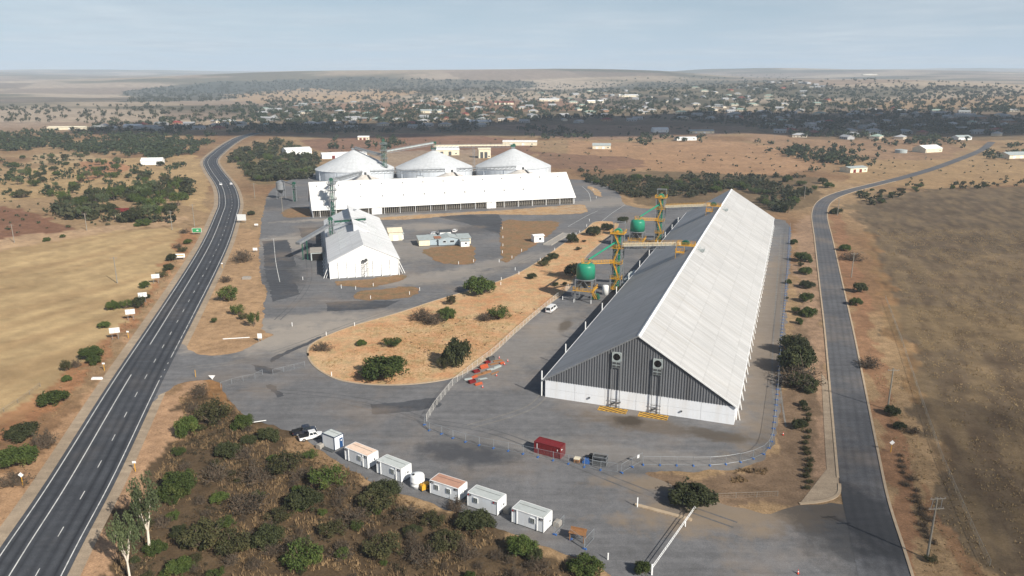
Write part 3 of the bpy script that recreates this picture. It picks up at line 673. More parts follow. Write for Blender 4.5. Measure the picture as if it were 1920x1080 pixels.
# ---- lattice elevator towers with bins and roof conveyors
def platform(b, x, y, z, sx, sy, md, mr, rail=True):
    b.box(x, y, z - .14, sx, sy, .14, m=md)
    if rail: handrail(b, [(x - sx / 2, y - sy / 2, z), (x + sx / 2, y - sy / 2, z), (x + sx / 2, y + sy / 2, z), (x - sx / 2, y + sy / 2, z), (x - sx / 2, y - sy / 2, z)], m=mr, w=.09)
def make_tower():
    t = thing('elevator_tower', 'x', 'elevator tower'); h = 24.0; w = 1.9
    for sx_, sy_ in ((-1, -1), (1, -1), (1, 1), (-1, 1)): MB().bar((sx_ * w, sy_ * w, 0), (sx_ * w, sy_ * w, h - 2.2), .38).build('column', m_grey, t)
    cs = [(-w, -w), (w, -w), (w, w), (-w, w)]
    for k in range(4):
        a, c = cs[k], cs[(k + 1) % 4]; bb = MB(); z = 0
        for j in range(6):
            z0, z1 = j * 3.6, (j + 1) * 3.6; bb.bar((*a, z1), (*c, z1), .16)
            bb.bar((*a, z0), (*c, z1), .13) if j % 2 == 0 else bb.bar((*c, z0), (*a, z1), .13)
        bb.build('bracing', m_grey, t)
    for x in (-.75, .55):
        e = MB().box(x, .2, .3, .75, .95, h - 2.5).build('elevator_leg', m_green, t)
        MB().box(x, .2, 6.0, .8, 1.0, .12).box(x, .2, 12, .8, 1.0, .12).box(x, .2, 18, .8, 1.0, .12).build('flange', m_greend, e)
    bb = MB(); n = 14; prof = [(math.cos(PI * i / n) * 1.55 - .1, h - 2.2 + math.sin(PI * i / n) * 1.75) for i in range(n + 1)]
    hd = bb.extr(prof, -.5, .9, 'y').build('elevator_head', m_green, t)
    MB().tube((-.1, -.75, h - 1.5), (-.1, -.5, h - 1.5), .45, n=16).box(-.1, -.9, h - 1.9, .8, .5, .6).build('drive_motor', m_yellow, hd)
    bb = MB()
    for x in (-2.1, 2.1): bb.bar((x, 1.9, h - 2.2), (x, 1.9, h + 1.6), .22)
    bb.bar((-2.1, 1.9, h + 1.6), (2.1, 1.9, h + 1.6), .3); bb.bar((-2.1, 1.9, h + 1.5), (-2.1, .2, h + 1.4), .2); bb.bar((2.1, 1.9, h + 1.5), (2.1, .2, h + 1.4), .2); bb.bar((-2.1, .2, h + 1.4), (2.1, .2, h + 1.4), .2); bb.build('hoist_frame', m_grey, t)
    bb = MB(); platform(bb, 0, 0, h - 2.1, 5.2, 4.8, 0, 0); bb.build('platform', m_yellow, t)
    for z, sx_, sy_ in ((16.6, 4.4, 4.2), (10.9, 4.2, 2.2), (5.2, 4.2, 2.2), (1.2, 4.6, 4.0)):
        bb = MB(); platform(bb, 0, -1.0 if sy_ < 3 else 0, z, sx_, sy_, 0, 0); bb.build('platform', m_yellow, t)
    for z0, z1, s_ in ((1.2, 5.2, 1), (5.2, 10.9, -1), (10.9, 16.6, 1), (16.6, 21.8, -1)):
        bb = MB(); a = Vector((-1.2 * s_, -1.7, z0)); c = Vector((1.0 * s_, -1.7, z1))
        for o in (-.35, .35): bb.bar(a + Vector((0, o, 0)), c + Vector((0, o, 0)), .12, .2)
        for o in (-.35, .35): bb.bar(a + Vector((0, o, 1)), c + Vector((0, o, 1)), .08)
        for i in range(9):
            q = a + (c - a) * (i / 8); bb.bar(q + Vector((0, -.35, 0)), q + Vector((0, .35, 0)), .12, .05)
        bb.build('stair', m_yellow, t)
    # spout down to the bin
    MB().tube((-.6, -.6, 18.6), (-7.0, -14.6, 14.6), .34, n=10).build('spout', m_green, t)
    bb = MB(); a = Vector((-6.2, -13.0, 12.9)); c = Vector((-.9, -2.0, 11.2)); bb.bar(a, c, 1.2, .12); d = (c - a).normalized(); nn = Vector((d.y, -d.x, 0)).normalized() * .6
    handrail(bb, [a + nn, c + nn]); handrail(bb, [a - nn, c - nn]); bb.build('walkway', m_yellow, t)
    return t
def make_gantry():
    t = thing('roof_conveyor', 'x', 'conveyor'); a = Vector((1.6, 0, 17.6)); c = Vector((22.6, 0, 19.6))
    MB().bar(a, c, 1.5, 1.0).build('conveyor_casing', m_cream, t)
    bb = MB()
    for s_ in (-1.2, 1.2): handrail(bb, [a + Vector((0, s_, 0)), c + Vector((0, s_, 0))])
    bb.build('handrail', m_yellow, t); MB().bar(a + Vector((0, 0, -.5)), c + Vector((0, 0, -.5)), 2.6, .12).build('walkway', m_grey, t)
    bb = MB()
    for s_ in (-1, 1):
        lo = Vector((0, s_, -1.7)); bb.bar(a + lo, a + lo + (c - a) * .72, .14); n = 8
        for i in range(n):
            p0 = a + (c - a) * (.72 * i / n); p1 = a + (c - a) * (.72 * (i + 1) / n)
            bb.bar(p0 + lo, p1 + Vector((0, s_, -.5)), .1); bb.bar(p1 + lo, p1 + Vector((0, s_, -.5)), .1)
    bb.build('truss', m_grey, t)
    bb = MB(); n = 12; bb.extr([(24.0 + math.cos(PI * i / n) * 1.5, 19.6 + math.sin(PI * i / n) * 1.3) for i in range(n + 1)], -.8, .8, 'y'); bb.build('drive_head', m_greend, t)
    bb = MB(); platform(bb, 24.4, 0, 19.3, 6.0, 3.6, 0, 0); bb.build('head_platform', m_yellow, t)
    bb = MB(); platform(bb, 22.6, -2.9, 17.2, 3.0, 2.2, 0, 0)
    for x in (21.3, 23.9): bb.bar((x, -3.8, 14.9), (x, -3.8, 17.2), .12); bb.bar((x, -2, 16.2), (x, -2, 19.3), .12)
    bb.build('lower_platform', m_yellow, t)
    bb = MB(); handrail(bb, [(27.4, -1.7, 18.4), (30.6, -1.7, 17.4), (30.6, 1.7, 17.4), (27.4, 1.7, 18.4)]); bb.box(29, 0, 17.3, 3.4, 1.2, .8); bb.build('ridge_chute', m_roofgrey, t)
    return t
def make_bin():
    t = thing('loading_bin', 'x', 'bin'); r = 3.3
    MB().lathe([(r, 8.2), (r, 11.6), (r * .97, 12.4), (r * .9, 13.1), (r * .55, 13.6), (.35, 13.8)], 28).build('bin_shell', m_green, t, True)
    MB().lathe([(.5, 4.6), (r - .15, 8.15)], 24).build('hopper', m_darkgrey, t)
    MB().lathe([(r + .18, 7.9), (r + .18, 8.25), (r + .02, 8.25), (r + .02, 7.9)], 28).build('rim_beam', m_grey, t)
    for sx_, sy_ in ((-1, -1), (1, -1), (1, 1), (-1, 1)): MB().bar((sx_ * 2.9, sy_ * 2.9, 0), (sx_ * 2.9, sy_ * 2.9, 8.2), .34).build('leg', m_grey, t)
    cs = [(-2.9, -2.9), (2.9, -2.9), (2.9, 2.9), (-2.9, 2.9)]
    for k in range(4):
        a, c = cs[k], cs[(k + 1) % 4]; m_ = ((a[0] + c[0]) / 2, (a[1] + c[1]) / 2)
        MB().bar((*a, 8), (*c, 8), .26).bar((*a, 4.4), (*m_, 8), .16).bar((*c, 4.4), (*m_, 8), .16).build('bracing', m_grey, t)
    bb = MB()
    for s_ in (-3.2, 3.2): bb.box(0, s_, 4.2, 7.4, .9, .14); bb.box(s_, 0, 4.2, .9, 5.5, .14)
    handrail(bb, [(-3.6, -3.6, 4.3), (3.6, -3.6, 4.3), (3.6, 3.6, 4.3), (-3.6, 3.6, 4.3), (-3.6, -3.6, 4.3)], w=.09); bb.build('platform', m_yellow, t)
    bb = MB(); a = Vector((3.3, -3.4, 4.2)); c = Vector((3.3, 2.4, .1))
    for o in (-.4, .4): bb.bar(a + Vector((o, 0, 0)), c + Vector((o, 0, 0)), .12, .25); bb.bar(a + Vector((o, 0, 1)), c + Vector((o, 0, 1)), .08)
    for i in range(12): q = a + (c - a) * (i / 11); bb.box(q.x, q.y, q.z, .8, .25, .04)
    bb.build('stair', m_yellow, t)
    bb = MB(); platform(bb, 0, 0, 13.75, 2.6, 2.6, 0, 0); handrail(bb, [(1.3, 1.3, 13.6), (3.1, 2.4, 12.6)]); bb.build('top_platform', m_yellow, t)
    return t
tw = make_tower(); tb = G(1155, 546); tw.location = tb; tw.rotation_euler = (0, 0, SA)
tw['label'] = 'lattice bucket elevator tower in green and yellow, nearer of the two beside the big shed'; tw['group'] = 'elevator towers beside the big shed'
t2 = tb + ey * 90.4 + ex * .3
copy_tree(tw, None, t2, SA, 'lattice bucket elevator tower in green and yellow, farther of the two beside the big shed')
gt = make_gantry(); gt.location = tb; gt.rotation_euler = (0, 0, SA)
gt['label'] = 'yellow railed roof conveyor from the nearer elevator tower to the shed ridge'; gt['group'] = 'roof conveyors to the shed ridge'
copy_tree(gt, None, t2, SA, 'yellow railed roof conveyor from the farther elevator tower to the shed ridge')
bn = make_bin(); bl = tb + ex * -7.6 + ey * -15.6; bn.location = bl; bn.rotation_euler = (0, 0, SA)
bn['label'] = 'round green loading bin on grey legs nearer the front of the big shed'; bn['group'] = 'green loading bins'
copy_tree(bn, None, t2 + ex * -7.6 + ey * -15.6, SA, 'round green loading bin on grey legs at the farther elevator tower')
o = MB().lathe([(1.15, .0), (1.15, 3.3), (1.0, 3.5), (.2, 3.6)], 20).build('dust_tank', m_white, None, True); o.location = tb + ex * -2.6 + ey * -6.0; tag(o, 'small white upright tank between the green bin and elevator tower', 'tank')
o = MB().extr([(-1.4, 0), (1.4, 0), (1.0, 1.6), (-.4, 2.0)], -1, 1, 'y').build('grain_hopper', m_greend); o.location = tb + ex * -4.6 + ey * -12.2; o.rotation_euler = (0, 0, SA); tag(o, 'low green grain hopper on the ground by the loading bin stair', 'hopper')
o = MB().box(0, 0, 0, 3.2, 22, 1.6).box(0, -3, 1.6, 2.4, 12, 1.3).build('conveyor_housing', m_roofgrey); o.location = tb + ex * 2.4 + ey * 17; o.rotation_euler = (0, 0, SA); tag(o, 'low pale conveyor housing along the shaded wall of the big shed', 'conveyor')
# ---- the long white shed
la, lb = G(587, 408), G(1077, 382); LA = angle(la, lb); LL = (lb - la).length; LW = 31.0; LE = 4.9; LR = 18.0
m_eaveshade = M('eave_shade_wall', C(70, 64, 58), .9, .25, 1)  # wall colour darkened to stand for shade under the open eave
ls = thing('long_shed', 'long bright white horizontal grain shed with open timber struts under the eave', 'shed', la, LA)
MB().extr([(-.8, LE - .5), (LW / 2, LR), (LW / 2, LR + .14), (-.8, LE - .36)], -.5, LL + .5, 'x').build('roof_slope', m_whiteroof, ls)
MB().extr([(LW + .8, LE - .5), (LW / 2, LR), (LW / 2, LR + .14), (LW + .8, LE - .36)], -.5, LL + .5, 'x').build('roof_slope', m_whiteroof, ls)
MB().box(LL / 2, -.86, LE - .95, LL + 1, .12, .62).build('fascia', m_white, ls)
for x0 in (0, LL - .2): MB().extr([(.1, 0), (LW - .1, 0), (LW - .1, LE), (LW / 2, LR - .1), (.1, LE)], x0, x0 + .2, 'x').build('gable_wall', m_white, ls)
MB().box(LL / 2, 3.2, 0, LL - .6, .2, 5.2).build('inner_wall', m_eaveshade, ls)
MB().box(LL / 2, LW - .2, 0, LL - .6, .2, LE).build('rear_wall', m_white, ls)
DOORS = (35, 104)
m_strut = M('grey_timber', C(172, 164, 152), .85, .2, 2)
b1 = MB().bar((0, 0, 0), (0, -.1, LE - .7), .16).bar((.1, 2.4, .2), (.1, -.05, LE - .8), .14).bar((0, 1.9, 4.6), (0, .1, .3), .12)
sm = b1.build('strut', m_strut, ls); sm.location = (1.0, 0, 0); k = 0; x = 2.15
while x < LL - .6:
    if not any(abs(x - d - 1) < 3.2 for d in DOORS):
        c = sm.copy(); COL.objects.link(c); c.location = (x, 0, 0)
    x += 1.13
for k in range(18):
    x = 4 + k * 9.1
    if x < LL and not any(abs(x - d - 1) < 3.4 for d in DOORS): MB().bar((x, -.3, 0), (x, -.3, LE - .5), .22).build('post', m_white, ls)
for d in DOORS:
    dd = MB().box(d + 1, -.3, 0, 5.8, .25, LE - .55).build('door', m_white, ls); MB().box(d + 1, -.45, .1, .12, .06, LE - .8).build('door_seam', m_grey, dd)
for r, (yy, n, off) in enumerate(((12.6, 13, 4), (5.2, 9, 28))):
    for k in range(n):
        x = off + k * (LL - 8) / 12.2; z = LE - .4 + (LR - LE + .4) * (yy + .8) / (LW / 2 + .8)
        if x < LL - 2: MB().box(x, yy, z - .2, .35, .7, 1.0).build('roof_vent', m_grey, ls)
# ---- the smaller white shed
sa = G(618.5, 523); SSA = R(14.6); SWd, SL, SE, SRr = 27.2, 95.0, 6.4, 12.9
ss = thing('small_shed', 'white gabled shed with panelled end wall, side props and a raised ridge box', 'shed', sa, SSA)
HIP = 7.0
MB().extr([(-.4, SE - .1), (SWd / 2, SRr), (SWd / 2, SRr + .12), (-.4, SE + .05)], -.3, SL, 'y').build('roof_slope', m_whiteroof2, ss)
MB().extr([(SWd + .4, SE - .1), (SWd / 2, SRr), (SWd / 2, SRr + .12), (SWd + .4, SE + .05)], -.3, SL, 'y').build('roof_slope', m_whiteroof2, ss)
MB().extr([(.1, SE), (SWd - .1, SE), (SWd / 2, SRr - .06)], -.05, .1, 'y').build('gable_cladding', m_white, ss)
MB().extr([(.1, 0), (SWd - .1, 0), (SWd - .1, SE), (SWd / 2, SRr - .06), (.1, SE)], SL - .3, SL - .1, 'y').build('rear_wall', m_white, ss)
for k in range(8):
    for r in range(6):
        x0, x1 = .2 + (SWd - .4) * k / 8 + .03, .2 + (SWd - .4) * (k + 1) / 8 - .03
        if 0 == r: base_ = .05
        MB().box((x0 + x1) / 2, .1, .05 + r * 1.05, x1 - x0, .16, 1.0).build('wall_panel', m_white, ss)
for k in range(9):
    x = .2 + (SWd - .4) * k / 8
    MB().box(x, -.14, 0, .28, .3, SE).bar((x, -.9, 0), (x, -.2, 1.2), .2).build('post', m_white, ss)
for x in (.12, SWd - .12): MB().box(x, SL / 2, 0, .2, SL - .8, SE - .12).build('side_wall', m_white, ss)
for k in range(17):
    y = 1.5 + k * 5.6
    for s_, x0 in ((-1, 0), (1, SWd)):
        MB().bar((x0 + s_ * 2.3, y, 0), (x0 + s_ * .1, y, 5.2), .22).bar((x0 + s_ * 1.4, y, 0), (x0 + s_ * .1, y, 3.4), .16).build('side_prop', m_white, ss)
MB().extr([(SWd / 2 - 2.0, SRr - 1.2), (SWd / 2 + 4.6, SRr - 1.5), (SWd / 2 + 4.6, SRr - 1.3), (SWd / 2 - 2.0, SRr + 1.9)], 33, SL - 4, 'y').build('ridge_box', m_whiteroof2, ss)
MB().box(SWd / 2 + 1.0, 78, SRr + .9, 1.6, 1.0, .35).build('ridge_hatch', m_grey, ss)
for s_ in (-1, 1):
    for k in range(9):
        y = 14 + k * 6.2; x = SWd / 2 + s_ * 7.2; z = SE + (SRr - SE) * (1 - 7.2 / (SWd / 2))
        MB().bar((x - 1.5, y, z + .16 + s_ * .55 * 1.2), (x + 1.5, y, z + .16 - s_ * .55 * 1.2 + (0)), .16, .22).build('roof_vent', m_roofgrey, ss)
xm = SWd / 2 + .2
fo = MB().tube((xm + .5, -1.0, 6.9), (xm + .5, -.2, 6.9), .55, n=16).box(xm - .4, -.7, 6.2, 1.2, .9, .8).build('exhaust_fan', m_darkgrey, ss)
bb = MB(); 
for s_ in (-1.1, 1.1): bb.bar((xm + s_, -.8, 0), (xm + s_, -.8, 6.1), .12)
for z in np.arange(.8, 6.2, .9): bb.bar((xm - 1.1, -.8, z), (xm + 1.1, -.8, z), .08)
for z in (0.8, 3.5): bb.bar((xm - 1.1, -.8, z), (xm + 1.1, -.8, z + 2.7), .08)
bb.build('fan_scaffold', m_pole, ss)
# ---- round silos behind
SILO = [(-125, 598, 31, 7.4, 22.4, 'leftmost of the three large round silos with pale cone roof'), (-63, 608, 31, 7.4, 21.0, 'middle one of the three large round silos with pale cone roof'), (1, 616, 31, 7.4, 21.8, 'rightmost of the three large round silos with pale cone roof')]
for x, y, r, zr, za_, lab in SILO:
    t = thing('grain_silo', lab, 'silo', (x, y, 0), 0, 'large round silos')
    n = 40; MB().lathe([(r - .4, 0), (r - .4, zr)], n).build('silo_wall', m_silowall, t)
    b = MB(); P = [(0, 0, za_)]
    for k in range(n * 2):
        a = 2 * PI * k / (n * 2); P.append((r * math.cos(a), r * math.sin(a), zr + .1 - (.12 if k % 2 else 0)))
    b.add(P, [(0, 1 + k, 1 + (k + 1) % (n * 2)) for k in range(n * 2)]); b.build('silo_roof', m_silo, t)
    for k in range(0, n, 4):
        a = 2 * PI * (k + .5) / n; MB().box((r - .2) * math.cos(a), (r - .2) * math.sin(a), 0, .5, .5, zr - .4, a).build('wall_rib', m_silowall, t)
    c_ = MB().box(0, 0, za_ - .6, 3.0, 3.0, 1.5).build('apex_hatch', m_grey, t)
    dr = MB().box(-8, -r + .4, .0, 5.0, .5, 4.0).build('silo_door', m_silowall, t); MB().bar((-10.5, -r + .1, 4.05), (-5.5, -r + .1, 4.05), .2).bar((-10.5, -r + .1, 0), (-10.5, -r + .1, 4), .2).bar((-5.5, -r + .1, 0), (-5.5, -r + .1, 4), .2).build('door_frame', m_darkgrey, dr)
CONE = [(-101, 513, 'low dusty cone roof silo behind the left end of the long white shed'), (-43, 528, 'low dusty cone roof silo behind the middle of the long white shed'), (7, 544, 'low dusty cone roof silo behind the right end of the long white shed')]
for x, y, lab in CONE:
    t = thing('cone_silo', lab, 'silo', (x, y, 0), 0, 'small cone silos'); r = 22
    MB().lathe([(r - .3, 0), (r - .3, 4.6)], 32).build('silo_wall', m_silowall, t)
    MB().lathe([(r, 4.6), (1.5, 12.8)], 32).build('cone_roof', m_cone, t)
    MB().box(0, 0, 12.4, 7.5, 3.2, 3.2).build('apex_box', m_whitewall, t)
    MB().box(1.0, -1.65, 12.6, 1.6, .1, 1.8).build('apex_opening', m_darkgrey, t)
    MB().bar((2.5, -1.6, 12.6), (7.5, -11, 8.9), 1.0, .5).build('roof_ladder', m_darkgrey, t)
def gantry(name, lab, p0, p1, w=1.1, mat=None, truss=True, legs=()):
    t = thing(name, lab, 'conveyor', p0); p0 = Vector(p0); d = Vector(p1) - p0
    MB().bar((0, 0, 0), d, w, w).build('conveyor_tube', mat or m_roofgrey, t)
    if truss:
        b = MB(); n = max(4, int(d.length / 3))
        for s_ in (-.9, .9):
            o_ = Vector((0, s_, -1.7)); b.bar(o_, d + o_, .16)
            for i in range(n): b.bar(d * (i / n) + o_, d * ((i + 1) / n) + Vector((0, s_, -.4)), .12)
        handrail(b, [Vector((0, -1, .1)), d + Vector((0, -1, .1))], w=.1, step=3); b.build('truss', m_grey, t)
    for f in legs:
        q = d * f; MB().bar(q + Vector((-.6, 0, -.3)), (q.x - .6, q.y, -p0.z), .3).bar(q + Vector((.6, 0, -.3)), (q.x + .6, q.y, -p0.z), .3).build('support_leg', m_grey, t)
    return t
gantry('silo_conveyor', 'sloping conveyor tube from the tall green tower up to the leftmost silo peak', (-101, 590, 18.5), (-124, 597, 23.6), 1.6, m_grey)
gantry('silo_conveyor', 'sloping truss conveyor from the tall green tower to the middle silo peak', (-98, 591, 21.5), (-63, 607, 26.6), 1.3, m_roofgrey)
gantry('silo_conveyor', 'level truss conveyor bridging the peaks of the middle and right silos', (-63, 608, 24.2), (1, 616, 24.2), 1.3, m_cream, True, (.5,))
for (x0, y0), (x1, y1), lab in (((-101, 513), (-43, 528), 'level conveyor walkway between the left and middle cone silos'), ((-43, 528), (7, 544), 'level conveyor walkway between the middle and right cone silos')):
    gantry('silo_conveyor', lab, (x0 + 4, y0 + 1, 14.6), (x1 - 4, y1 - 1, 14.6), .7, m_grey)
gantry('silo_conveyor', 'sloping walkway conveyor from the green tower at the long shed to the left cone silo', (-102, 424, 20.5), (-102, 511, 14.8), .8, m_grey)
for x, y, z in ((-63, 608, 22),):
    o = MB().box(0, 0, 0, 4, 4, .3).bar((-1.8, -1.8, -1), (-1.8, -1.8, 4.5), .3).bar((1.8, -1.8, -1), (1.8, -1.8, 4.5), .3).bar((-1.8, 1.8, -1), (-1.8, 1.8, 4.5), .3).bar((1.8, 1.8, -1), (1.8, 1.8, 4.5), .3).box(0, 0, 4.2, 4.4, 3, 1.2).bar((-1.8, -1.8, .3), (1.8, -1.8, 4.2), .2).build('conveyor_head_frame', m_greend); o.location = (x, y, z); tag(o, 'dark green conveyor head frame on the middle silo peak', 'frame')
o = MB().box(0, 0, 0, 4, 3, 1.6).box(.5, 0, 1.6, 2, 2, .8).build('conveyor_head_frame', m_greend); o.location = (1, 616, 22.8); tag(o, 'low dark conveyor head on the rightmost silo peak', 'frame')
def gtower(name, lab, loc, h, w=1.3, plat=(.55, .82), rz=0):
    t = thing(name, lab, 'elevator tower', loc, rz, None)
    for sx_, sy_ in ((-1, -1), (1, -1), (1, 1), (-1, 1)): MB().bar((sx_ * w, sy_ * w, 0), (sx_ * w, sy_ * w, h * .9), .22).build('column', m_greend if h > 25 else m_grey, t)
    cs = [(-w, -w), (w, -w), (w, w), (-w, w)]
    for k in range(4):
        a, c = cs[k], cs[(k + 1) % 4]; bb = MB(); n = int(h / 3.2)
        for j in range(n):
            z0, z1 = h * .9 * j / n, h * .9 * (j + 1) / n; bb.bar((*a, z1), (*c, z1), .14); bb.bar((*a, z0), (*c, z1), .11)
        bb.build('bracing', m_grey, t)
    for x in (-.5, .5): MB().box(x, 0, 0, .6, .8, h * .95).build('elevator_leg', m_greend, t)
    MB().extr([(math.cos(PI * i / 10) * 1.2, h * .94 + math.sin(PI * i / 10) * 1.3) for i in range(11)], -.6, .6, 'y').build('elevator_head', m_greend, t)
    for f in plat:
        bb = MB(); platform(bb, 0, 0, h * f, w * 3.2, w * 3.0, 0, 0); bb.build('platform', m_grey, t)
    return t
gtower('elevator_tower', 'tall dark green elevator tower between the left and middle silos', (-100, 589, 0), 31.5, 1.7, (.3, .5, .7, .86), R(18))
gtower('elevator_tower', 'green elevator tower standing against the long white shed roof', (-101.5, 419.5, 0), 22.3, 1.5, (.45, .68, .84), LA)
gtower('elevator_tower', 'short green elevator tower on the left side of the smaller white shed', (-81.5, 331, 0), 15.5, 1.1, (.5, .78), SSA)
gantry('shed_conveyor', 'green conveyor bridge from the short tower to the smaller shed ridge box', (-80, 331.5, 13.6), (-66.5, 336, 14.0), .8, m_greend, True)
t = thing('intake_conveyor', 'grey sloping belt conveyor cover left of the smaller white shed', 'conveyor', (-82.5, 331, 12.0))
MB().bar((0, 0, 0), (-9, -19, -4.2), 2.3, 1.0).build('belt_cover', m_grey, t); MB().bar((-7.8, -16.5, -4), (-7.8, -16.5, -12), .35).bar((-5.8, -16.5, -3.5), (-5.8, -16.5, -12), .35).build('support_leg', m_greend, t)
t = thing('intake_shed', 'small grey intake shed under the sloping belt conveyor', 'shed', (-85, 318, 0), SSA)
MB().box(0, 0, 0, 5.5, 9, 3.6).build('wall', m_roofgrey, t); MB().box(0, 0, 3.6, 6.1, 9.6, .25).build('roof', m_conc, t); MB().box(0, -4.55, 0, 4.4, .1, 3.0).build('door_opening', m_fanhole, t)
# far left plant of the site
t = thing('hopper_tank', 'small grey hopper tank on legs at the far left yard edge', 'tank', (-151, 487, 0))
MB().lathe([(2.9, 6.2), (2.9, 11), (.4, 12.2)], 20).build('tank_shell', m_grey, t, False); MB().lathe([(.5, 3.6), (2.8, 6.2)], 20).build('hopper', m_darkgrey, t)
for s0 in ((-2.2, -2.2), (2.2, -2.2), (2.2, 2.2), (-2.2, 2.2)): MB().bar((*s0, 0), (*s0, 6.4), .3).build('leg', m_grey, t)
gtower('elevator_tower', 'small green elevator beside the grey hopper tank at the left yard edge', (-139, 476, 0), 12, 1.0, (.7,))
gantry('yard_conveyor', 'thin sloping conveyor between hopper tank and small green elevator', (-150, 486.6, 12), (-139, 476, 10.5), .6, m_grey, False)
def simple_shed(name, lab, loc, rz, sx_, sy_, h, rh, wall, roof, doors=(), windows=(), cat='shed', group=None, hip=False, eave=.4):
    t = thing(name, lab, cat, loc, rz, group)
    MB().extr([(-sy_ / 2, 0), (sy_ / 2, 0), (sy_ / 2, h), (0, h + rh - .02), (-sy_ / 2, h)], -sx_ / 2, sx_ / 2, 'x').build('wall', wall, t)
    r = MB(); k = rh / (sy_ / 2)
    for s_ in (-1, 1): r.extr([(s_ * (sy_ / 2 + eave), h - eave * k), (0, h + rh), (0, h + rh + .12), (s_ * (sy_ / 2 + eave), h - eave * k + .12)], -sx_ / 2 - eave, sx_ / 2 + eave, 'x')
    r.build('roof', roof, t)
    for face, c, w, hh, mm in doors:
        x, y, a, b_ = {'s': (c, -sy_ / 2 - .04, w, .1), 'n': (c, sy_ / 2 + .04, w, .1), 'w': (-sx_ / 2 - .04, c, .1, w), 'e': (sx_ / 2 + .04, c, .1, w)}[face]
        MB().box(x, y, 0.02, a, b_, hh).build('door', mm, t)
    for face, c, w, z, hh in windows:
        x, y, a, b_ = {'s': (c, -sy_ / 2 - .04, w, .1), 'n': (c, sy_ / 2 + .04, w, .1), 'w': (-sx_ / 2 - .04, c, .1, w), 'e': (sx_ / 2 + .04, c, .1, w)}[face]
        f = MB().box(x, y, z, a, b_, hh).build('window', m_white, t)
        g2 = MB().box(x, y, z + .08, a * (.88 if a > .2 else 1) + (.04 if a < .2 else 0), b_ * (.88 if b_ > .2 else 1) + (.04 if b_ < .2 else 0), hh - .16).build('pane', m_glass, f)
    return t
simple_shed('garden_shed', 'tall cream gabled shed just right of the smaller white shed', G(740, 447), SSA, 6.5, 11, 4.2, 1.2, m_cream, m_cream, [('s', 0, 2.4, 2.6, m_white)])
simple_shed('kiosk', 'white kiosk with a window in front of the tall cream shed', G(748, 448), SSA, 4.2, 3.0, 2.7, .25, m_white, m_roofgrey, (), [('s', .8, 1.0, 1.2, 1.0), ('s', -1.0, 1.2, .5, 1.1)], 'kiosk')
OA = R(13)
ofc = thing('office_building', 'low pale blue site office with several joined wings', 'building', G(832, 457), OA)
def wing(x, y, sx_, sy_, h, rh, wall, roof, ax='y', wins=()):
    if ax == 'y':
        MB().extr([(x - sx_ / 2, .3), (x + sx_ / 2, .3), (x + sx_ / 2, h), (x, h + rh), (x - sx_ / 2, h)], y - sy_ / 2, y + sy_ / 2, 'y').build('wall', wall, ofc)
        for s_ in (-1, 1): MB().extr([(x + s_ * (sx_ / 2 + .3), h - .05), (x, h + rh), (x, h + rh + .12), (x + s_ * (sx_ / 2 + .3), h + .07)], y - sy_ / 2 - .3, y + sy_ / 2 + .3, 'y').build('roof', roof, ofc)
    else:
        MB().box(x, y, .3, sx_, sy_, h - .3).build('wall', wall, ofc); MB().extr([(y - sy_ / 2 - .3, h), (y + sy_ / 2 + .3, h + rh), (y + sy_ / 2 + .3, h + rh + .12), (y - sy_ / 2 - .3, h + .12)], x - sx_ / 2 - .3, x + sx_ / 2 + .3, 'x').build('roof', roof, ofc)
    for wx_, w in wins:
        f = MB().box(wx_, y - sy_ / 2 - .05, 1.5, w, .1, 1.0).build('window', m_white, ofc); MB().box(wx_, y - sy_ / 2 - .09, 1.58, w - .16, .06, .84).build('pane', m_glass, f)
wing(-9.6, .5, 5.0, 9, 3.0, .5, m_cream, m_roofgrey, 'x'); wing(-5.0, 1.2, 4.2, 9, 3.1, .4, m_paleblue, m_roofgrey, 'x'); wing(2.0, 0, 10, 9, 3.0, 1.3, m_paleblue, m_roofgrey, 'y', ((-.2, 1.5), (3.4, 2.0)))
wing(9.6, .4, 5.6, 8.4, 3.0, .5, m_cream, m_roofgrey, 'x', ((8.6, 1.2), (10.8, 1.2))); MB().box(-3.0, -1.0, 3.45, 3.4, 5.2, .1).build('rusty_sheet', m_rust, ofc)
simple_shed('kiosk', 'small white cabin at the right end of the office', G(871, 461), OA, 4.0, 4.4, 2.8, .3, m_white, m_roofgrey, (), [('s', .3, 1.1, 1.3, .9)], 'cabin')
simple_shed('carport', 'small dark roofed car shelter behind the office', G(834, 441), OA, 5.5, 5.5, 2.3, .4, m_white, m_darkgrey, (), (), 'carport')
simple_shed('kiosk', 'white weighbridge hut beside the concrete weighbridge', G(1008, 453), R(20), 5.0, 4.0, 3.2, .4, m_white, m_whitewall, (), [('s', .5, 1.3, 1.2, 1.1), ('e', 0, 1.0, 1.2, 1.1)], 'hut')
wb = thing('weighbridge', 'pale concrete weighbridge deck beside the white hut', 'weighbridge', G(1045, 449), angle(G(1003, 473), G(1086, 424)))
MB().box(0, 0, 0.02, 30, 3.4, .35).build('deck', m_conc, wb)
for s_ in (-1, 1): MB().box(0, s_ * 1.95, .02, 30, .3, .6).build('side_rail', m_conc, wb)
